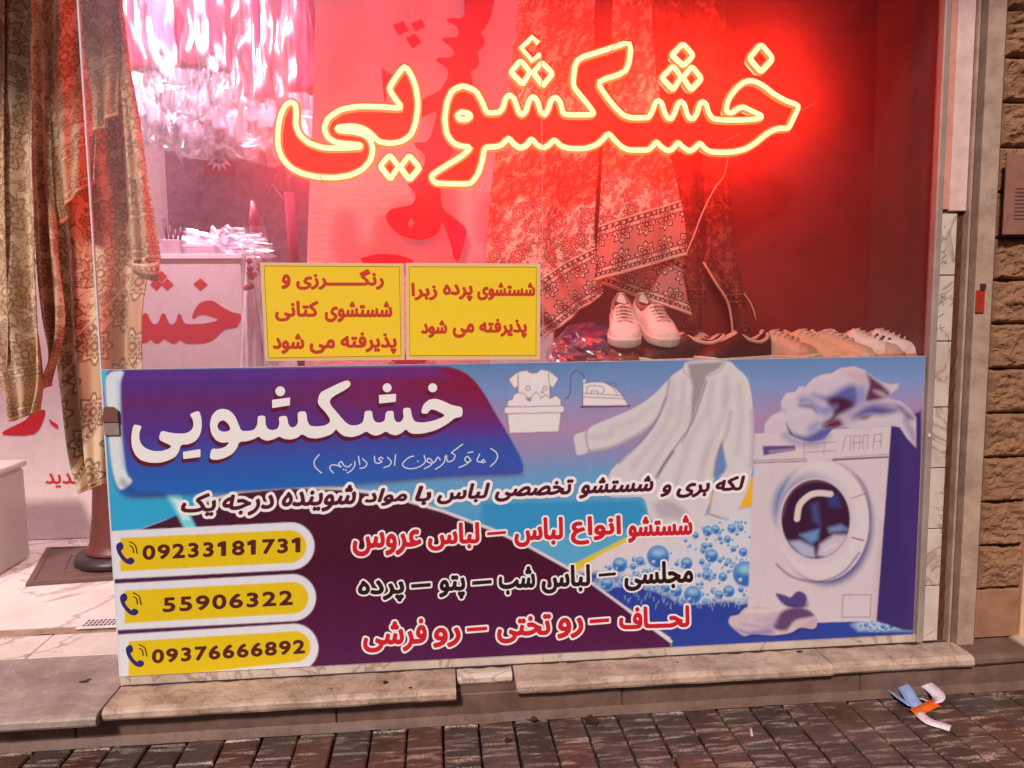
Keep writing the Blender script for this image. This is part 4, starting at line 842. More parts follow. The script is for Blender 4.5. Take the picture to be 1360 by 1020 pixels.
for x, y in ((430, 244), (515, 98), (640, 253), (805, 76), (960, 190), (1058, 150), (850, 64)): 
    p = W(x, y, y=NEY); MB().tube([p, (p[0]+.006, .002, p[2]+.004)], .0012, 5).build('mounting_wire', wire_m, neon)

# ================================================================== PATTERNED CLOTH MATERIALS
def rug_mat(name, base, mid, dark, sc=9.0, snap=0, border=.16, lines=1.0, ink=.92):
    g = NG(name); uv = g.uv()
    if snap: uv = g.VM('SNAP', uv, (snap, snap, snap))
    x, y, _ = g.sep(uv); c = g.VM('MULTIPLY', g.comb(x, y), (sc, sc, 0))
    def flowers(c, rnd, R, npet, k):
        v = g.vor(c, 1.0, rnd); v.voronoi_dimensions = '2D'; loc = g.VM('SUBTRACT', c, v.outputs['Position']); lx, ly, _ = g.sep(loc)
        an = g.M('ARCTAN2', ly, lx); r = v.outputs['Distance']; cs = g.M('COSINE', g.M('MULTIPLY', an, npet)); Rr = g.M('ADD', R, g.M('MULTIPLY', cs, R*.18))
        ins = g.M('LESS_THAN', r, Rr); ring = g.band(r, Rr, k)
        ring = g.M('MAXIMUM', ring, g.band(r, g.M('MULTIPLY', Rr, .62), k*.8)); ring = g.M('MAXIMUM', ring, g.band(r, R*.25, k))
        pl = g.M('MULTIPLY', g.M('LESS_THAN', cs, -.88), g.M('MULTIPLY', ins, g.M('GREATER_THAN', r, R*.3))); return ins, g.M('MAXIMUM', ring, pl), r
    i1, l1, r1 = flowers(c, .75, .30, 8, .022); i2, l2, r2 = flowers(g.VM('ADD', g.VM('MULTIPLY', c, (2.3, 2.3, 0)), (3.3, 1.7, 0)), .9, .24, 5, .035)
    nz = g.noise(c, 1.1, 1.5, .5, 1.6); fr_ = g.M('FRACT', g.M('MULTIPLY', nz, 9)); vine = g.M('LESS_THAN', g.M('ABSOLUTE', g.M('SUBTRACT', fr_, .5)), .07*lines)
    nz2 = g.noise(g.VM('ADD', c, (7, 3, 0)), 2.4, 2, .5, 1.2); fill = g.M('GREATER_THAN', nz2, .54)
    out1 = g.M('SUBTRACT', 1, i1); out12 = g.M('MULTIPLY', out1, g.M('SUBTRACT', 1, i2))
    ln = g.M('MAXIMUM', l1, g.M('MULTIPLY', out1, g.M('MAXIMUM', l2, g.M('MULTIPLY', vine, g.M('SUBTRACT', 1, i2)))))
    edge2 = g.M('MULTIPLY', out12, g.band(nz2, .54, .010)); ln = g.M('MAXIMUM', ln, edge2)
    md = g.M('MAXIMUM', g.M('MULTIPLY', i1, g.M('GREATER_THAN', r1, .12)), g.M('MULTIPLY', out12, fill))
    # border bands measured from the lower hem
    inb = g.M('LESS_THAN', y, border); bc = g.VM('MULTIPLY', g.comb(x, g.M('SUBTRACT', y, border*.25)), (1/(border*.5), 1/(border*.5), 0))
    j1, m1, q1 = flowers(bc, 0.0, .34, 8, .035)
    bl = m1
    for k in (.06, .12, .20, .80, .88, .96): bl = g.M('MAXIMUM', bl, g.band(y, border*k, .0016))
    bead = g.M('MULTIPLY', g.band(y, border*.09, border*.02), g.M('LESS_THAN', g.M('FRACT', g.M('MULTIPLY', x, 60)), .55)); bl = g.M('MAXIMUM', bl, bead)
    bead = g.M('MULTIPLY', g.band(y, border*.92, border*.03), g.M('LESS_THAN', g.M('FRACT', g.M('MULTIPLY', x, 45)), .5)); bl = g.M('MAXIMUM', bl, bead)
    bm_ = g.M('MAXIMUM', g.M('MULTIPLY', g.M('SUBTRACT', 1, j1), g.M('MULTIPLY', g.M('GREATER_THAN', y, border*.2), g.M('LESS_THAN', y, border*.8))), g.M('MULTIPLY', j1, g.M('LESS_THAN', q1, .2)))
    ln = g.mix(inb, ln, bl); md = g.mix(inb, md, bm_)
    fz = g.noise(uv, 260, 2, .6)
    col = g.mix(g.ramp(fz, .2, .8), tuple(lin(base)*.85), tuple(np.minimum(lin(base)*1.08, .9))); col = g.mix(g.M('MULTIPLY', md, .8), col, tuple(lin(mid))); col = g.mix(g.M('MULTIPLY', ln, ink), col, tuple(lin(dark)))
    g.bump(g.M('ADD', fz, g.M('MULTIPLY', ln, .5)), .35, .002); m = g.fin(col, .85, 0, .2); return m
rugA = rug_mat('red_floral_rug', (250, 230, 216), (214, 128, 126), (92, 22, 30), 11.5)
rugB = rug_mat('red_floral_rug_fine', (246, 218, 200), (206, 120, 116), (88, 22, 28), 13, border=.17)
blk = rug_mat('beige_floral_blanket', (234, 208, 178), (204, 170, 136), (140, 106, 80), 5.6, snap=.0030, border=.15, lines=.8, ink=.75)
blk2 = rug_mat('tan_floral_blanket', (226, 196, 164), (196, 158, 124), (138, 102, 76), 6.6, snap=.0030, border=.17, lines=.7, ink=.75)
blk3 = rug_mat('beige_bordered_blanket', (234, 208, 176), (200, 166, 132), (130, 96, 70), 6.0, snap=.0030, border=.30, lines=.8, ink=.8)
rugC = rug_mat('shaded_floral_rug', (150, 84, 70), (112, 50, 46), (60, 16, 20), 13, border=.17)  # darker copy of the rug cloth, shade put into its colours
hemm = flat('pale_hem', (226, 182, 150), .8); hemb = flat('tan_hem', (198, 154, 110), .8)
def cloth(name, Lp, Rp, y, mat, parent, folds=3, amp=.03, ph=0, nu=70, nv=90, tilt=0, us=1.0, ybot=0, hem=None, wob=.6, rot=0, sharp=1.0, solid=.004, uvrot=0, uoff=0, bot=None):
    Lp = smooth_open(Lp, 6) if len(Lp) > 2 else np.array(Lp, float); Rp = smooth_open(Rp, 6) if len(Rp) > 2 else np.array(Rp, float)
    def samp(P, t):
        d = np.r_[0, np.cumsum(np.hypot(*np.diff(P, axis=0).T))]; return np.stack([np.interp(t*d[-1], d, P[:, k]) for k in (0, 1)], 1)
    t = np.linspace(0, 1, nv+1); A_ = samp(Lp, t); B_ = samp(Rp, t); V = []; UV = []
    for i in range(nv+1):
        yy = y+ybot*t[i]; a, b_ = Wn([A_[i], B_[i]], yy)
        wd = np.linalg.norm(b_-a); hgt = 0
        for j in range(nu+1):
            u = j/nu; p = a+(b_-a)*u; s = math.sin(2*PI*folds*u+ph+wob*math.sin(t[i]*3+u*4)); s = math.copysign(abs(s)**sharp, s)
            d = amp*(s*(.55+.45*t[i]) + .45*math.sin(2*PI*folds*2.3*u+ph*2+t[i]*2.2)*(.4+.6*t[i])) + .3*amp*noise.noise(Vector((u*5, t[i]*6, ph)))
            d += tilt*(u-.5)
            z = p[2]
            if bot: z += bot(u)*t[i]**6
            V.append((p[0], yy+d, z)); UV.append((u, z))
    V = np.array(V); n1 = nu+1; G = V.reshape(nv+1, n1, 3); UVg = np.zeros((nv+1, n1, 2))
    du = np.linalg.norm(np.diff(G, axis=1), axis=2); UVg[:, 1:, 0] = np.cumsum(du, 1); dv_ = np.linalg.norm(np.diff(G[::-1], axis=0), axis=2); UVg[::-1][1:, :, 1] = np.cumsum(dv_, 0)
    uu = UVg.reshape(-1, 2)*us+[uoff, 0]
    if uvrot: ca_, sa_ = math.cos(uvrot), math.sin(uvrot); uu = np.stack([uu[:, 0]*ca_+uu[:, 1]*sa_, -uu[:, 0]*sa_+uu[:, 1]*ca_], 1)
    Fc = [(i*n1+j, (i+1)*n1+j, (i+1)*n1+j+1, i*n1+j+1) for i in range(nv) for j in range(nu)]
    o = mk(name, V, Fc, mat, parent, True, uv=uu)
    if solid: s = o.modifiers.new('thick', 'SOLIDIFY'); s.thickness = solid; s.offset = 0
    if hem is not None: MB().tube([tuple(v) for v in G[-1]], .0042, 6).build('hem', hem, parent if parent else o, True)
    return o
def thing(name, px, py, y, label, cat, group=None): return empty(name, W(px, py, y=y), label, cat, group)

# ---------------- white cloth banner with vertical magenta lettering
wc = thing('cloth_banner', 540, 480, .40, 'white cloth banner with vertical magenta Persian lettering behind the neon', 'cloth banner')
g = NG('white_satin'); p = g.pos(); satin = g.fin(g.mix(g.ramp(g.noise(p, 3, 3), .3, .7), tuple(lin((228, 196, 196))), tuple(lin((244, 224, 222)))), .5, 0, .3); g.bump(g.M('ADD', g.noise(g.VM('MULTIPLY', p, (2, 1, 1)), 7, 4, .6, .8), g.M('MULTIPLY', g.noise(g.VM('MULTIPLY', p, (1, 1, 5)), 9, 3), .5)), .6, .03); satin = translucent(g, tuple(lin((244, 214, 222)))+(0,) if False else (.9, .68, .75, 1), .45)
cloth('cloth_sheet', [(420, -60), (414, 150), (407, 340), (404, 500)], [(700, -60), (690, 60), (668, 200), (655, 350), (650, 500)], .42, satin, wc, 1.2, .016, .5, 90, 110, solid=.001)
g = NG('magenta_print'); g.fin(tuple(lin((206, 16, 112))), .6); mag = translucent(g, (.62, .01, .30, 1), .4)
def c3(P): return T(P, 400, 0, .343)
CL = [c3([(640,-30),(745,-30),(742,30),(732,70),(712,110),(694,126),(710,150),(705,180),(682,204),(690,236),(678,265),(656,280),(665,330),(640,420),(620,520),(580,600),(545,700),(546,800),(600,850),(640,890),(632,940),(612,1005),(592,1002),(575,930),(545,860),(532,900),(470,930),(385,912),(332,855),(345,812),(430,790),(440,745),(410,705),(470,650),(478,600),(448,575),(442,552),(490,545),(512,490),(522,432),(460,455),(468,388),(535,352),(568,295),(562,262),(528,240),(526,224),(575,222),(592,205),(580,182),(550,160),(552,146),(598,144),(610,125),(600,100),(568,84),(570,70),(615,70),(632,50)]),
      c3([(355,97),(396,80),(418,118),(376,138)]), c3([(425,90),(466,72),(482,103),(442,122)]), c3([(405,148),(440,130),(468,165),(430,187)]), c3([(310,260),(352,290),(345,330),(322,400)]), c3([(228,1000),(300,982),(380,988),(430,1005),(440,1020),(240,1020)]), [(508, 470), (530, 486), (560, 486), (576, 470)]]
b = MB()
for k, P in enumerate(CL):
    h_ = c3([(412,870),(425,840),(440,862),(425,885)]) if k == 0 else None
    S, a0, b0 = field((lambda X, Y: np.maximum(poly_sdf(smooth_closed(P, 3), X, Y), -poly_sdf(h_, X, Y))) if k == 0 else (lambda X, Y: poly_sdf(P, X, Y)), bbox(P), 1.2, 4)
    add_mesh(b, loops_mesh(contours(S, a0, b0, 1.2), .378, .2, .0005))
b.build('magenta_lettering', mag, wc)

# ---------------- hanging rugs
r1 = thing('hanging_rug', 720, 440, .26, 'red floral rug hanging beside the white cloth, pointed lower corner', 'rug', 'patterned rugs hanging in the window')
cloth('rug_cloth', [(694, -60), (684, 50), (662, 180), (649, 300), (652, 370), (690, 425), (722, 449)], [(792, -60), (788, 60), (795, 180), (788, 300), (793, 350), (800, 385), (796, 392)], .27, rugA, r1, 1.7, .026, 1.2, 90, 130, hem=hemm)
r2 = thing('hanging_rug', 850, 380, .2, 'red floral rug folded over a second layer above the white sneakers', 'rug', 'patterned rugs hanging in the window')
cloth('rug_cloth', [(818, -60), (812, 50), (802, 180), (797, 280), (791, 372)], [(866, -60), (868, 50), (885, 180), (905, 280), (911, 338)], .20, rugB, r2, 1.1, .02, 2.6, 80, 120, hem=hemm)
cloth('rug_underlayer', [(830, 320), (800, 355), (793, 374)], [(908, 330), (909, 380), (918, 418)], .25, rugB, r2, .8, .012, .3, 60, 50, hem=hemm)
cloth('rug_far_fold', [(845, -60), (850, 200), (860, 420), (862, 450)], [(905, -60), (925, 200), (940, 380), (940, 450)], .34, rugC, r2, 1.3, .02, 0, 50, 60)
r3 = thing('hanging_rug', 960, 430, .3, 'dim narrow rug corner hanging in the red shadow right of the sneakers', 'rug', 'patterned rugs hanging in the window')
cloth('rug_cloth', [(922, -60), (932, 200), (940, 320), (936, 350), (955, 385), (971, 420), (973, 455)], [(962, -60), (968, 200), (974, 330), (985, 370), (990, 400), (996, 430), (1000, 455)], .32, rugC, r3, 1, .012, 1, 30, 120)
MB().tube([tuple(v) for v in Wn(smooth_open([(934, 348), (950, 375), (966, 400), (972, 430), (973, 455)], 4), .30)], .004, 6).build('hem', hemm, r3, True)
MB().tube([tuple(v) for v in Wn(smooth_open([(975, 385), (985, 387), (998, 405), (1004, 425)], 4), .36)], .003, 6).build('far_hem', hemm, r3, True)
MB().tube([tuple(v) for v in Wn(smooth_open([(968, 200), (962, 232), (948, 252), (932, 285), (922, 312), (910, 340)], 5), .18)], .0022, 6).build('power_cord', flat('pale_cord', (240, 190, 180), .5), neon, True)

# ---------------- blankets at the open door (left)
bl = [('beige floral blanket with honeycomb hem, leftmost of those by the doorway', .30, [([(-60, -60), (-50, 250), (-40, 430), (-20, 470), (10, 560)], [(44, -60), (46, 200), (54, 400), (60, 500), (52, 545)], 1.3, .035, 2.0, blk),
        ([(-60, -60), (-50, 250), (-40, 430), (-10, 440), (2, 500)], [(6, -60), (8, 200), (14, 380), (17, 440), (14, 500)], 1.0, .02, 4.0, blk2)]),
      ('long beige floral blanket hanging lowest, draped over the red cone stand', .45, [([(36, -60), (42, 200), (62, 420), (82, 590), (101, 656)], [(150, -60), (163, 30), (184, 170), (202, 320), (193, 420), (192, 540), (175, 625)], 1.7, .045, .6, blk3)]),
      ('beige blanket with a slanting hem, draped in front beside the glass edge', .34, [([(50, -60), (56, 120), (66, 220), (77, 296)], [(124, -60), (122, 100), (121, 180), (119, 236)], 1.1, .03, 1.5, blk)]),
      ('tan blanket fold tucked between two longer blankets by the doorway', .36, [([(28, -60), (34, 200), (48, 400), (60, 470), (58, 512)], [(66, -60), (72, 200), (82, 350), (88, 440), (60, 514)], .8, .03, .2, blk2)]),
      ('beige blanket crossing the glass edge with a rolled lower corner', .22, [([(104, -60), (108, 60), (118, 120), (122, 174)], [(150, -60), (160, 60), (158, 120), (157, 152)], .9, .02, .4, blk2),
        ([(148, -60), (155, 80), (165, 200), (172, 300), (176, 345)], [(157, -60), (170, 60), (186, 160), (196, 230), (207, 300), (213, 342)], .8, .022, 1.0, blk)])]
for lab, y, sheets in bl:
    o = thing('hanging_blanket', (sheets[0][0][-1][0]+sheets[0][1][-1][0])/2, (sheets[0][0][-1][1]+sheets[0][1][-1][1])/2, y, lab, 'blanket', 'floral blankets hanging by the doorway')
    for L1, R1, f, am, ph, m in sheets: cloth('blanket_fold', L1, R1, y, m, o, f, am, ph, 80, 130, hem=hemb, uoff=0 if m is blk3 else ph, uvrot=math.radians(38) if m is blk3 else 0)
    if 'rolled' in lab:
        V = []; Fc = []; n = 20
        c0, c1 = np.array(W(176, 352, y=.22)), np.array(W(210, 352, y=.22))
        for i in range(n+1):
            a = 2*PI*i/n
            V += [(*((c0+c1)/2+np.array([.040*math.cos(a), .03*math.sin(a), .010*math.sin(a)+.012])),), (*((c0+c1)/2+np.array([.036*math.cos(a)+.002, .028*math.sin(a), -.03-.016*math.cos(a)+.01*math.sin(a)])),)]
        for i in range(n): Fc.append((2*i, 2*i+1, 2*i+3, 2*i+2))
        q = mk('rolled_corner', V, Fc, blk2, o, True, uv=[(i*.012, k*.05) for i in range(n+1) for k in (0, 1)]); s = q.modifiers.new('t', 'SOLIDIFY'); s.thickness = .004

# ================================================================== INTERIOR
# ceiling lamp that lights the interior
lamp = empty('ceiling_lamp', (-1.2, 1.9, 3.12), 'white tube lamp on the shop ceiling above the wrapped clothes', 'lamp')
MB().box(-1.9, -.5, 1.82, 1.98, 3.13, 3.199).build('lamp_housing', flat('white_housing', (230, 230, 230), .4), lamp)
g = NG('lamp_glow'); em = g.n('ShaderNodeEmission'); em.inputs[0].default_value = (1, .82, .93, 1); em.inputs[1].default_value = 6
g.t.links.new(em.outputs[0], g.t.nodes['Material Output'].inputs[0])
MB().box(-1.88, -.52, 1.84, 1.96, 3.11, 3.1295).build('lamp_diffuser', g.m, lamp)
for lx, ly, en in ((-.9, 2.05, 85), (-1.3, .70, 75)):  # the tilted one is an added fill for the counter, without a fixture
    ld = bpy.data.lights.new('shop_and_fill_light', 'AREA'); ld.shape = 'RECTANGLE'; ld.size = 1.4; ld.size_y = .12; ld.energy = en; ld.color = (1, .74, .90)
    lo = bpy.data.objects.new('shop_and_fill_light', ld); COL.objects.link(lo); lo.location = (lx, ly, 3.10); lo.rotation_euler = (math.radians(52) if ly < 1 else 0, 0, 0)
# counter
cf = 1.49; cz1 = W(320, 337, y=cf)[2]; cxr = W(322, 400, y=cf)[0]
ctr = empty('counter', ((-2.6+cxr)/2, cf+.25, FZ), 'white reception counter with large red Persian lettering', 'counter')
cwh = dirty('counter_white', (222, 206, 204), (190, 165, 160), 3, .3, .35, .05)
bevel(MB().box(-2.9, cxr, cf, cf+.5, FZ+.002, cz1-.025).build('counter_body', cwh, ctr), .003, 2)
bevel(MB().box(-2.92, cxr+.01, cf-.012, cf+.52, cz1-.024, cz1).build('counter_top', flat('counter_top', (236, 214, 222), .3), ctr), .003, 2)
g = NG('counter_red'); cred = g.fin(tuple(lin((186, 26, 40))), .4)
def c5(P): return T(P, 0, 300, .2941)
KH = c5([(600,520),(640,455),(632,440),(645,400),(665,397),(680,430),(700,445),(718,430),(728,400),(745,397),(758,430),(775,447),(795,430),(802,402),(815,400),(828,430),(845,443),(900,443),(955,435),(985,422),(930,402),(900,402),(872,420),(870,400),(895,355),(930,338),(965,340),(1010,370),(1050,390),(1088,402),(1075,450),(1045,462),(1010,470),(960,515),(910,530),(840,530),(815,515),(795,530),(775,530),(740,510),(720,528),(700,530),(680,512),(655,528)])
items = [KH, c5([(905,236),(938,264),(905,293),(872,264)]), c5([(728,202),(755,228),(728,255),(700,228)]), c5([(705,238),(733,264),(706,293),(677,264)]), c5([(755,238),(783,264),(755,293),(727,264)]), c5([(20,925),(110,880),(140,850),(200,830),(195,880),(150,942),(20,944)]), c5([(218,870),(262,900),(262,920),(232,900)])]
for P in items:
    P_ = smooth_closed(P, 3) if len(P) > 6 else P
    S, a0, b0 = field(lambda X, Y: poly_sdf(P_, X, Y), bbox(P), .6, 3); mk('red_letter', *loops_mesh(contours(S, a0, b0, .6), cf-.002, .1, .001), cred, ctr)
words('small_red_word', [('جدید', 60, 628, 112, 648)], cf-.002, cred, ctr, 0, .5)
# things on the counter
zt = cz1
def onc(px, dy=.2): return W(px, 330, y=cf+dy)[0]
bxm = flat('grey_plastic', (176, 150, 160), .4); drk = flat('dark_plastic', (92, 36, 56), .4)
o = empty('card_box', (onc(262), cf+.15, zt), 'small pale box of cards at the right of the counter top', 'box'); x = onc(262)
bevel(MB().box(x-.16, x+.11, cf+.08, cf+.24, zt, zt+.035).build('box_body', bxm, o), .003, 2); bevel(MB().box(x-.16, x+.11, cf+.08, cf+.24, zt+.036, zt+.05).build('box_lid', flat('clear_lid', (215, 190, 205), .15), o), .003, 2)
for px, lab in ((212, 'pale tub of clips at the left end of the counter top'),):
    x = onc(px); o = empty('tub', (x, cf+.12, zt), lab, 'tub'); MB().lathe([(.045, 0), (.05, .06), (.052, .062), (.046, .062), (.042, .01)], (x, cf+.12, zt), 20).build('tub_body', bxm, o, True); MB().box(x-.02, x+.02, cf+.1, cf+.14, zt+.03, zt+.10).build('tub_contents', flat('clips', (206, 170, 190), .4), o)
x = onc(240); o = empty('pen_holder', (x, cf+.1, zt), 'square pen holder with dark pens standing on the counter', 'pen holder')
bevel(MB().box(x-.045, x+.045, cf+.05, cf+.14, zt, zt+.07).build('holder_cup', bxm, o), .004, 2)
for k, (dx, l) in enumerate(((-.03, .17), (-.008, .14), (.012, .12), (.032, .13))):
    MB().tube([(x+dx*.7, cf+.1, zt+.02), (x+dx*1.3, cf+.1+random.uniform(-.02, .02), zt+l)], .0055, 8, rf=lambda t: 1+.5*(t > .7)).build('pen', drk, o, True)
x = onc(285); o = empty('crumpled_plastic', (x, cf+.3, zt), 'crumpled clear plastic sheet behind the card box on the counter', 'plastic')
# wrapped clothes on rails
g = NG('clear_plastic_wrap'); tr = g.n('ShaderNodeBsdfTransparent'); gl = g.n('ShaderNodeBsdfGlossy'); gl.inputs['Roughness'].default_value = .20; gl.inputs[0].default_value = (1, .95, 1, 1); df = g.n('ShaderNodeBsdfDiffuse'); df.inputs[0].default_value = (.9, .82, .9, 1)
m1 = g.n('ShaderNodeMixShader'); m1.inputs[0].default_value = .22; g.t.links.new(gl.outputs[0], m1.inputs[1]); g.t.links.new(df.outputs[0], m1.inputs[2])
m2 = g.n('ShaderNodeMixShader'); lw = g.n('ShaderNodeLayerWeight'); lw.inputs[0].default_value = .35; f_ = g.M('ADD', g.M('MULTIPLY', lw.outputs['Facing'], .5), .14); g.t.links.new(f_, m2.inputs[0])
g.t.links.new(tr.outputs[0], m2.inputs[1]); g.t.links.new(m1.outputs[0], m2.inputs[2]); g.t.links.new(m2.outputs[0], g.t.nodes['Material Output'].inputs[0]); wrap = g.m
def bulk(cx, cy, zt_, zb, wd, dp, seed, wr, flare=1.2, taper=.35, nz=34, na=40):
    V = []; Fc = []
    for i in range(nz+1):
        t = i/nz; z = zt_+(zb-zt_)*t; sh = min(1, taper+(1-taper)*min(1, t*7)); w_ = wd*sh*(1+(flare-1)*t)
        for k in range(na):
            a = 2*PI*k/na; n_ = 1+wr*noise.noise(Vector((math.cos(a)*2.6+seed, math.sin(a)*2.6, z*(1.2 if wr < .4 else 5))))+.4*wr*noise.noise(Vector((math.cos(a)*9+seed, math.sin(a)*9, z*2)))
            V.append((cx+w_/2*math.cos(a)*n_, cy+dp/2*math.sin(a)*n_, z+(.03 if wr < .5 else .10)*noise.noise(Vector((math.cos(a)*3, math.sin(a)*3, seed)))*t*t))
    for i in range(nz):
        for k in range(na): Fc.append((i*na+k, (i+1)*na+k, (i+1)*na+(k+1) % na, i*na+(k+1) % na))
    Fc.append(tuple((nz)*na+k for k in range(na))[::-1]); return V, Fc
def blob_(cx, cy, cz, rx, ry, rz, seed, wr, zmin, n=26):
    V = []; Fc = []
    for i in range(n+1):
        th = PI*i/n
        for k in range(n*2):
            a = PI*k/n; d = Vector((math.sin(th)*math.cos(a), math.sin(th)*math.sin(a), math.cos(th))); q = 1+wr*noise.fractal(d*3+Vector((seed, 0, 0)), 1, 2, 4)
            V.append((cx+rx*d.x*q, cy+ry*d.y*q, max(cz+rz*d.z*q, zmin)))
    m = n*2
    for i in range(n):
        for k in range(m): Fc.append((i*m+k, (i+1)*m+k, (i+1)*m+(k+1) % m, i*m+(k+1) % m))
    return V, Fc
V, Fc = blob_(x, cf+.32, zt+.05, .2, .12, .08, 5, .8, zt+.001); mk('plastic_sheet', V, Fc, wrap, bpy.data.objects['crumpled_plastic'])
rail = empty('clothes_rail', (-1.3, 2.0, 3.05), 'steel clothes rail carrying plastic wrapped garments', 'rail')
for ry in (1.75, 2.35): MB().tube([(-2.9, ry, 3.0), (.3, ry, 3.0)], .014, 10).build('rail_tube', flat('steel', (180, 170, 175), .3, .8), rail, True)
cols = [(196, 20, 70), (160, 20, 60), (206, 50, 110), (130, 26, 56), (180, 30, 80), (220, 130, 170), (150, 16, 52), (196, 40, 90)]
pos = []
labs_n = ['crimson', 'dark maroon', 'raspberry', 'black cherry', 'wine red', 'pale pink', 'deep burgundy', 'rose red']
for k, (px, py, c) in enumerate(((188, 92, 0), (222, 70, 5), (250, 90, 1), (282, 75, 4), (312, 95, 3), (345, 128, 0), (378, 112, 6), (402, 120, 7))):
    x, y, z = W(px, py, y=1.75)
    o = empty('wrapped_garment', (x, y, z), '%s garment in clear plastic on the front rail, number %d from the left' % (labs_n[c], k+1) if 0 else '%s garment in clear plastic hanging %s' % (labs_n[c], ['at the left end of the front rail', 'above the wall card, near the left', 'among bright plastic bags, front rail', 'in the middle of the front rail', 'just right of the middle of the rail', 'lowest, beside the neon tail', 'low, second from the cloth banner', 'right against the white cloth banner'][k]), 'garment', 'plastic wrapped clothes on the rails')
    V, Fc = bulk(x, y, 2.95, z, .13, .10, k*3.1, .35); mk('garment', V, Fc, flat('garment_cloth_%d' % k, cols[c], .7), o, True)
    V, Fc = bulk(x, y, 2.98, z-.10-.05*(k % 3), .16, .14, k*5.3+1, .75, 1.3); mk('plastic_cover', V, Fc, wrap, o, True)
    MB().tube([(x, y, 2.93), (x, y, 2.99), (x+.01, y, 3.02), (x+.02, y, 3.012)], .003, 6).build('hanger_hook', flat('hook', (170, 160, 170), .3, .7), o)
wht = flat('white_garment_cloth', (226, 206, 222), .7)
for k, (px, py) in enumerate(((196, 168), (215, 178), (236, 160), (258, 196), (277, 176), (297, 190), (318, 200), (338, 178), (358, 185), (385, 205), (405, 215))):
    x, y, z = W(px, py, y=2.35)
    o = empty('wrapped_garment', (x, y, z), 'white garment in clear plastic on the back rail, %s' % ['beside the hanging blanket', 'over the pen holder', 'over the left of the wall card', 'longest over the wall card', 'touching the wall card from above', 'over the right of the wall card', 'just right of the wall card', 'over the dark hanging belt', 'in the bright patch', 'behind the neon tail', 'by the cloth banner'][k], 'garment', 'plastic wrapped clothes on the rails')
    V, Fc = bulk(x, y, 2.95, z+.05, .13, .09, k*2.1+9, .45); mk('garment', V, Fc, wht, o, True)
    V, Fc = bulk(x, y, 2.98, z-.04, .17, .12, k*4.7+5, .8, 1.25); mk('plastic_cover', V, Fc, wrap, o, True)
# card on the wall
x, _, z = W(291, 220, y=3.16); o = empty('wall_card', (x, 3.165, z), 'small crimson card with white lotus shape on the mauve wall', 'card')
MB().box(x-.10, x+.10, 3.160, 3.1695, z-.07, z+.07).build('card_sheet', flat('crimson_card', (150, 30, 70), .5), o)
b = MB()
for a in (-.9, -.45, 0, .45, .9): dx, dz = math.sin(a), -math.cos(a); b.add([(x, 3.158, z+.06), (x+dx*.04-dz*.018, 3.158, z+.06+dz*.04+dx*.018), (x+dx*.10, 3.158, z+.06+dz*.10), (x+dx*.04+dz*.018, 3.158, z+.06+dz*.04-dx*.018)], [(0, 1, 2, 3)])
b.build('lotus_petals', flat('lotus_white', (235, 190, 215), .5), o)
# belt, hanging tools, white wrapped cloth near the notice
x0, y0, z0 = W(349, 272, y=1.9); o = MB(); o.tube([(x0-.05, y0, z0+.02), (x0-.045, y0, z0-.08), (x0-.03, y0, z0-.2), (x0, y0, z0-.36), (x0+.03, y0, z0-.5)], .035, 10, rf=lambda t: .35+1.0*math.sin(min(1, t*1.2)*PI*.7), flat=.4)
tag(o.build('hanging_belt', flat('dark_red_leather', (120, 14, 44), .4), None, True), 'dark red tapered strap hanging beside the cloth banner', 'strap')
x0, y0, z0 = W(384, 255, y=1.7); o = MB().tube([(x0, y0, z0), (x0+.01, y0, z0-.3), (x0+.03, y0, z0-.6), (x0+.035, y0, z0-.9)], .03, 10, flat=.3)
tag(o.build('hanging_sleeve', flat('wine_cloth', (140, 20, 56), .7), None, True), 'narrow wine red sleeve hanging left of the cloth banner', 'garment')
b = MB(); x0, y0, z0 = W(362, 245, y=1.8)
b.tube([(x0, y0, z0), (x0-.06, y0, z0-.13), (x0-.02, y0, z0-.32), (x0+.06, y0, z0-.30), (x0+.08, y0, z0-.12)], .003, 6, closed=True); b.tube([(x0, y0, z0), (x0+.02, y0, z0+.05)], .003, 6)
tag(b.build('wire_hanger', flat('thin_wire', (110, 30, 60), .4), None, True), 'bent thin wire hanger dangling above the left notice', 'hanger')
o = thing('wrapped_bundle', 335, 480, 1.2, 'white cloth bundle in plastic between the counter and the left notice', 'bundle')
cloth('white_cloth', [(326, 340), (322, 400), (318, 500)], [(338, 340), (356, 420), (372, 500)], 1.25, flat('bright_linen', (244, 236, 240), .7), o, 2, .03, 1, 40, 50)
cloth('plastic_cover', [(322, 300), (320, 400), (316, 500)], [(352, 300), (372, 420), (380, 500)], 1.18, wrap, o, 3, .03, 2, 40, 50, solid=0)
b = MB()
for k in range(9): p = W(322+random.uniform(0, 24), 345+random.uniform(0, 45), y=1.2); b.tube([(p[0], p[1], p[2]-.012), p, (p[0]+.008, p[1], p[2]+.012)], .012, 8, rf=lambda t: .4+math.sin(t*PI))
b.build('red_flowers', flat('flower_red', (176, 30, 60), .6), o, True)
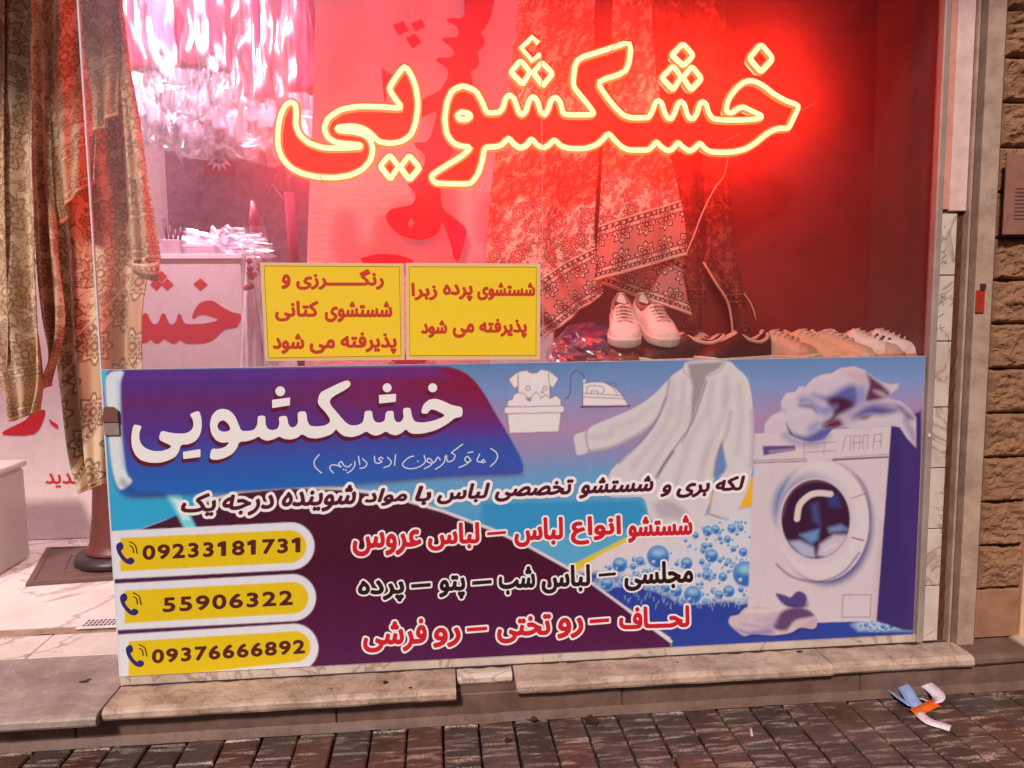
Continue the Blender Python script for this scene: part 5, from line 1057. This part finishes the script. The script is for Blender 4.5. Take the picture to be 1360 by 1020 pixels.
# floor things at left: mat, cone stand, drain, tub
mat_ = empty('door_mat', (-1.45, 1.1, FZ), 'dark brown embossed rubber mat on the marble floor under the cone stand', 'mat')
c_ = [W(p[0], p[1], z=FZ+.001) for p in ((62, 729), (34, 779), (190, 768), (200, 724))]
V = [(p[0], p[1], FZ+.001) for p in c_]+[(p[0], p[1], FZ+.009) for p in c_]
mk('mat_sheet', V, [(4, 5, 6, 7), (0, 1, 5, 4), (1, 2, 6, 5), (2, 3, 7, 6), (3, 0, 4, 7)], flat('rubber_brown', (98, 74, 66), .6, bump=.4), mat_)
b = MB()
for s in (.9, .45, .25): 
    cc = np.mean(np.array(c_), 0); b.tube([tuple(cc+(np.array(p)-cc)*s*np.array([1, 1, 0])+np.array([0, 0, .010])) for p in c_], .004, 5, closed=True)
b.build('mat_ridge', flat('rubber_ridge', (120, 92, 82), .6), mat_)
cs = empty('cone_stand', (-1.27, 1.08, FZ), 'rust red flared stand with black base half hidden by the banner', 'stand')
cxn, cyn = W(152, 742, z=FZ+.03)[:2]; cyn += .06
MB().lathe([(.17, 0), (.175, .012), (.168, .035), (.12, .042)], (cxn, cyn, FZ+.010), 32).build('stand_base', flat('black_base', (50, 40, 42), .4), cs, True)
MB().lathe([(.126, 0), (.13, .008), (.122, .016), (.112, .05), (.098, .15), (.09, .26), (.086, .42), (.10, .55), (.11, .68), (.06, .8)], (cxn, cyn, FZ+.052), 32).build('stand_cone', flat('rust_plastic', (98, 48, 44), .45, var=.06), cs, True)
x, y, _ = W(146, 829, z=FZ); dr = empty('floor_drain', (x-.03, y, FZ), 'small white slotted floor drain at the doorway edge', 'drain')
x -= .02
g_ = flat('drain_metal', (214, 204, 196), .4)
V, Fc = chamfer(.15, .075, .006, .003); mk('drain_plate', [(a+x, b_+y-.0, c+FZ+.008) for a, b_, c in V], Fc, g_, dr)
b = MB()
for i in range(9):
    for j in range(3): b.box(x-.058+i*.0135, x-.051+i*.0135, y-.026+j*.019, y-.014+j*.019, FZ+.0082, FZ+.0088)
b.build('drain_slots', flat('slot_dark', (50, 40, 38), .7), dr)
x, y, _ = W(-14, 772, z=FZ); o = empty('storage_tub', (x-.1, y, FZ), 'pale frosted plastic tub at the left edge on the doorway floor', 'tub')
g = NG('frosted_plastic'); fro = g.fin(tuple(lin((206, 200, 190))), .35); g.b.inputs['Alpha'].default_value = .75
bevel(MB().box(x-.35, x+.01, y-.02, y+.3, FZ+.002, FZ+.40).build('tub_body', fro, o), .02, 4); bevel(MB().box(x-.36, x+.017, y-.03, y+.31, FZ+.401, FZ+.43).build('tub_rim', fro, o), .01, 3)

# ================================================================== SHOES
ZL = 1.072
def shoe(loc, rz, upc, solec, label, group='shoes lined up on the window ledge', tilt=0, L=.28, lace=(225, 205, 190), inner=(225, 190, 170), stripes=None, toe=None, rx=0, sc=1.0, lowcut=False):
    root = empty('shoe', loc, label, 'shoe', group); root.rotation_euler = (rx, tilt, rz); root.scale = (sc,)*3
    nt_ = 26; na = 17
    def prof(t):
        wv = np.interp(t, [0, .08, .3, .5, .72, .88, .96, 1], [.030, .066, .070, .076, .098, .088, .056, .012])
        hv = np.interp(t, [0, .04, .18, .32, .45, .60, .78, .92, 1], [.066, .088, .074, .066, .086, .068, .050, .038, .012]); return wv, hv
    V = []; Fc = []
    for i in range(nt_+1):
        t = i/nt_; wv, hv = prof(t); x = L*(t-.5)
        for k in range(na):
            a = PI*k/(na-1); c, s = math.cos(a), math.sin(a); op = max(0, 1-abs(t-.24)/.22)
            yy = wv/2*math.copysign(abs(c)**.7, c); zz = .018+(hv-.006)*abs(s)**.75
            if op > 0 and s > .55: zz -= (.022*min(1, op*1.8))*((s-.55)/.45)
            V.append((x, yy, zz))
    for i in range(nt_):
        for k in range(na-1): Fc.append((i*na+k, (i+1)*na+k, (i+1)*na+k+1, i*na+k+1))
    Fc += [tuple(range(na)), tuple(nt_*na+k for k in range(na))[::-1]]
    um = flat('upper', upc, .6, var=.1, sc=60, bump=.15); mk('upper', V, Fc, um, root, True, local=True)
    V = []; Fc = []; prof_s = [(.93, 0), (1.05, .004), (1.08, .012), (1.07, .024), (.98, .028)]
    n = 44
    for q, z in prof_s:
        for k in range(n):
            a = 2*PI*k/n; t = .5+.5*math.cos(a); wv, _ = prof(min(1, max(0, t))); side = math.copysign(1, math.sin(a)) if abs(math.sin(a)) > 1e-6 else 0
            V.append((L*(t-.5)*(1+.03*(q-.9)*6), side*wv/2*q*(1 if abs(math.sin(a)) > .2 else abs(math.sin(a))/.2), z+.006*(t > .8)*(t-.8)*5))
    for i in range(len(prof_s)-1):
        for k in range(n): Fc.append((i*n+k, i*n+(k+1) % n, (i+1)*n+(k+1) % n, (i+1)*n+k))
    Fc += [tuple(range(n))[::-1], tuple((len(prof_s)-1)*n+k for k in range(n))]; mk('sole', V, Fc, flat('sole', solec, .5), root, False, local=True)
    # opening, collar, tongue, laces
    b = MB(); ring = [(L*(.235+.20*math.cos(a)-.5), .027*math.sin(a), .066+.022*max(0, -math.cos(a))**2+.020*max(0, math.cos(a))**2) for a in np.linspace(0, 2*PI, 25)[:-1]]
    b.tube(ring, .0062, 8, closed=True); b.build('collar', flat('collar', inner, .8), root, True, local=True)
    mk('opening_cap', [(p[0]*1.0, p[1], p[2]-.004) for p in ring], [tuple(range(24))], flat('opening_shade', tuple(np.array(inner)*.35), .9), root, local=True)  # cap under the collar, lining colour darkened as shade inside the shoe
    b = MB(); b.tube([(L*(-.045), 0, .086), (L*.0, 0, .082), (L*.1, 0, .072), (L*.18, 0, .064)], .017, 10, flat=.35 if False else 1, rf=lambda t: (.75 if t < .05 else 1)-.35*t); b.build('tongue', flat('tongue', inner, .7), root, True, local=True)
    b = MB()
    for k in range(5):
        x = L*(.02+.055*k); _, hv = prof(x/L+.5); z = hv+.018
        b.tube([(x-.004, -.024, z-.010), (x, -.008, z+.001), (x+.004, .008, z+.001), (x, .024, z-.010)], .0027, 6)
    if lace is not None: b.build('laces', flat('laces', lace, .8), root, True, local=True)
    if toe is not None:
        V = []; Fc = []; m_ = 8
        for i in range(m_+1):
            t = .80+.2*i/m_; wv, hv = prof(t); x = L*(t-.5)*1.004
            for k in range(na):
                a = PI*k/(na-1); c, s = math.cos(a), math.sin(a); V.append((x, (wv/2+.0012)*math.copysign(abs(c)**.7, c), .018+(hv-.005)*abs(s)**.75+.001))
        for i in range(m_):
            for k in range(na-1): Fc.append((i*na+k, (i+1)*na+k, (i+1)*na+k+1, i*na+k+1))
        mk('toe_cap', V, Fc, flat('toe_cap', toe, .5), root, True, local=True)
    if stripes is not None:
        for sd_ in (-1, 1):
            for k in range(3):
                P = []
                for q in (0, 1):
                    x = L*(-.10+.06*k+.06*q*1.0)
                    for dx in (0, L*.028):
                        t = (x+dx)/L+.5; wv, hv = prof(t); cang = math.radians(18 if q == 0 else 52); c, s = math.cos(cang), math.sin(cang)
                        P.append((x+dx, sd_*((wv/2)*c**.7+.0018), .018+(hv-.006)*s**.75+.001))
                mk('stripe', P, [(0, 1, 3, 2)], flat('stripe', stripes, .6), root, local=True)
    return root
def sl(px, y): return W(px, 470, y=y)[0]
# purple bag
bg_ = thing('purple_bag', 785, 478, .17, 'glossy purple bag in clear plastic under the white sneakers', 'bag')
def blob(cx, cy, cz, rx, ry, rz, seed, wr, n=30):
    V = []; Fc = []
    for i in range(n+1):
        th = PI*i/n
        for k in range(n*2):
            a = PI*k/n; d = Vector((math.sin(th)*math.cos(a), math.sin(th)*math.sin(a), math.cos(th))); q = 1+wr*noise.fractal(d*2.2+Vector((seed, 0, 0)), 1, 2, 4)
            V.append((cx+rx*d.x*q, cy+ry*d.y*q, max(cz+rz*d.z*q, ZL+.001)))
    m = n*2
    for i in range(n):
        for k in range(m): Fc.append((i*m+k, (i+1)*m+k, (i+1)*m+(k+1) % m, i*m+(k+1) % m))
    return V, Fc
x = sl(785, .17); V, Fc = blob(x, .19, ZL+.045, .115, .11, .085, 2, .22); mk('bag_bundle', V, Fc, flat('purple_cloth', (70, 34, 84), .25), bg_, True)
V, Fc = blob(x+.01, .18, ZL+.035, .145, .12, .085, 7, .16, 36); mk('plastic_skin', V, Fc, wrap, bg_, False)
V, Fc = blob(x+.09, .10, ZL+.02, .09, .05, .05, 17, .3, 20); mk('brown_flap', V, Fc, flat('brown_wrap', (150, 84, 66), .25), bg_, True)
x = sl(832, .14)
shoe((x-.010, .150, ZL+.102), -PI/2-.16, (246, 236, 226), (240, 228, 216), 'left white sneaker of the pair perched on the purple bag', tilt=.36, L=.25, inner=(160, 120, 110))
shoe((x+.085, .155, ZL+.102), -PI/2+.18, (244, 234, 224), (238, 226, 214), 'right white sneaker of the pair perched on the purple bag', tilt=.36, L=.25, inner=(160, 120, 110))
shoe((sl(903, .10), .10, ZL), PI+.10, (44, 20, 24), (244, 226, 210), 'dark slip-on shoe with pale sole left of its twin, toe left', lace=None, sc=1.1, L=.28, toe=(64, 28, 28))
shoe((sl(972, .12), .11, ZL), PI+.38, (40, 18, 22), (244, 224, 208), 'dark slip-on shoe with pale lining right of its twin, toe left', lace=None, sc=1.1, L=.27, toe=(58, 24, 26))
shoe((sl(930, .22)+.02, .26, ZL), PI+.7, (150, 60, 54), (200, 150, 130), 'reddish shoe half hidden behind the dark slip-on shoes', L=.25)
shoe((sl(1030, .16), .17, ZL), -PI/2+.95, (222, 192, 164), (232, 206, 180), 'sand fabric shoe with fuzzy toe, leftmost of the pale shoes', sc=1.12, L=.25, toe=(196, 164, 132), lace=(216, 180, 150))
shoe((sl(1068, .17), .19, ZL), -PI/2+.75, (224, 192, 160), (230, 200, 170), 'tan sneaker between the sand shoe and the beige sneaker', sc=1.12, L=.26, lace=(226, 196, 166))
shoe((sl(1098, .15), .15, ZL), -PI/2+.72, (222, 194, 162), (232, 206, 178), 'beige sneaker with closely laced front in the middle of the pale shoes', sc=1.12, L=.27, lace=(232, 204, 176))
shoe((sl(1136, .18), .18, ZL), -PI/2+.98, (248, 240, 232), (226, 160, 126), 'white sneaker with gum sole left of the striped sneaker', sc=1.12, L=.26, toe=(222, 200, 180), lace=(230, 214, 200))
shoe((sl(1172, .15), .17, ZL), -PI/2+1.12, (250, 244, 238), (226, 160, 128), 'white sneaker with three dark stripes at the right end of the ledge', sc=1.12, L=.27, stripes=(52, 24, 30), lace=(226, 208, 198))

# ================================================================== LITTER ON THE PAVEMENT
def ribbon(parent, pts, wd, mat, nm='ribbon_loop'):
    P = smooth_open([np.array(p, float) for p in pts], 6); V = []; n = len(P)
    for i in range(n):
        d = P[min(i+1, n-1)]-P[max(i-1, 0)]; q = np.array([-d[1], d[0], 0]); q /= (np.linalg.norm(q) or 1); V += [tuple(P[i]-q*wd*.4+[0, 0, .003]), tuple(P[i]+q*wd*.4+[0, 0, wd*.35])]
    o = mk(nm, V, [(2*i, 2*i+2, 2*i+3, 2*i+1) for i in range(n-1)], mat, parent, True); s = o.modifiers.new('t', 'SOLIDIFY'); s.thickness = .0006; return o
x, y, _ = W(1212, 935, z=GZ); rbn = empty('crumpled_ribbon', (x, y, GZ), 'crumpled white and orange ribbon lying on the pavement bricks', 'litter')
rw_ = flat('ribbon_white', (226, 214, 226), .4); rbl = flat('ribbon_blue', (150, 176, 226), .4); ror = flat('ribbon_orange', (226, 106, 30), .4)
def gp(px, py, h=.004): a = W(px, py, z=GZ); return (a[0], a[1], GZ+h)
ribbon(rbn, [gp(1212, 944), gp(1195, 932), gp(1182, 920), gp(1186, 915, .012), gp(1198, 922, .02), gp(1212, 938, .008), gp(1218, 943)], .042, rbl)
ribbon(rbn, [gp(1200, 920), gp(1212, 913, .012), gp(1228, 920, .02), gp(1246, 932, .01), gp(1240, 938), gp(1222, 932)], .042, rw_)
ribbon(rbn, [gp(1214, 952), gp(1226, 947, .006), gp(1240, 942, .01), gp(1246, 940)], .034, ror, 'orange_strip')
ribbon(rbn, [gp(1218, 950), gp(1232, 962, .004), gp(1250, 968), gp(1262, 972)], .03, rw_, 'ribbon_tail')
lm = dirty('dead_leaf', (70, 44, 34), (36, 22, 18), 30, .6, .7)
def leaf(px, py, s, rot, label):
    x, y, _ = W(px, py, z=GZ); V = []; n = 7; out = [(0, -.5), (.28, -.28), (.42, .0), (.25, .22), (.3, .42), (0, .6), (-.22, .38), (-.3, .2), (-.4, -.05), (-.2, -.3)]
    for u, v in out: q = random.uniform(.85, 1.1); V.append((x+s*q*(u*math.cos(rot)-v*math.sin(rot)), y+s*q*(u*math.sin(rot)+v*math.cos(rot)), GZ+.005+s*.25*abs(u)+random.uniform(0, .004)))
    V.append((x, y, GZ+.004)); o = mk('dead_leaf', V, [(i, (i+1) % 10, 10) for i in range(10)], lm, None); tag(o, label, 'leaf', 'dead leaves on the pavement'); s_ = o.modifiers.new('t', 'SOLIDIFY'); s_.thickness = .0008
leaf(785, 961, .055, .4, 'dark dead leaf below the recessed step piece, largest on the pavement')
leaf(708, 959, .035, 1.3, 'small flat dead leaf against the step below the recessed slab')
leaf(676, 986, .025, 2.2, 'tiny dark leaf fragment in the middle of the brick pavement')
x, y, _ = W(998, 976, z=GZ); o = empty('cigarette_butt', (x, y, GZ), 'white cigarette butt in a joint of the brick pavement', 'cigarette butt')
MB().tube([(x-.004, y-.012, GZ+.006), (x+.003, y+.010, GZ+.007)], .0036, 8).build('paper', flat('cig_paper', (230, 216, 205), .6), o); MB().tube([(x+.003, y+.0105, GZ+.007), (x+.006, y+.020, GZ+.007)], .0037, 8).build('filter', flat('cig_filter', (190, 120, 70), .7), o)
gm = MB()
for k in range(420):
    x = random.uniform(-1.4, 1.8); y = random.choice((random.uniform(-.16, -.112), random.uniform(-.5, -.12))); s = random.uniform(.0012, .0035); gm.add([(x-s, y, GZ+.0005), (x+s, y-s, GZ+.0005), (x+s*.4, y+s, GZ+.0005), (x, y, GZ+s*1.3)], [(0, 1, 3), (1, 2, 3), (2, 0, 3)])
tag(gm.build('grit', flat('grit', (96, 70, 58), .9)), kind='stuff')
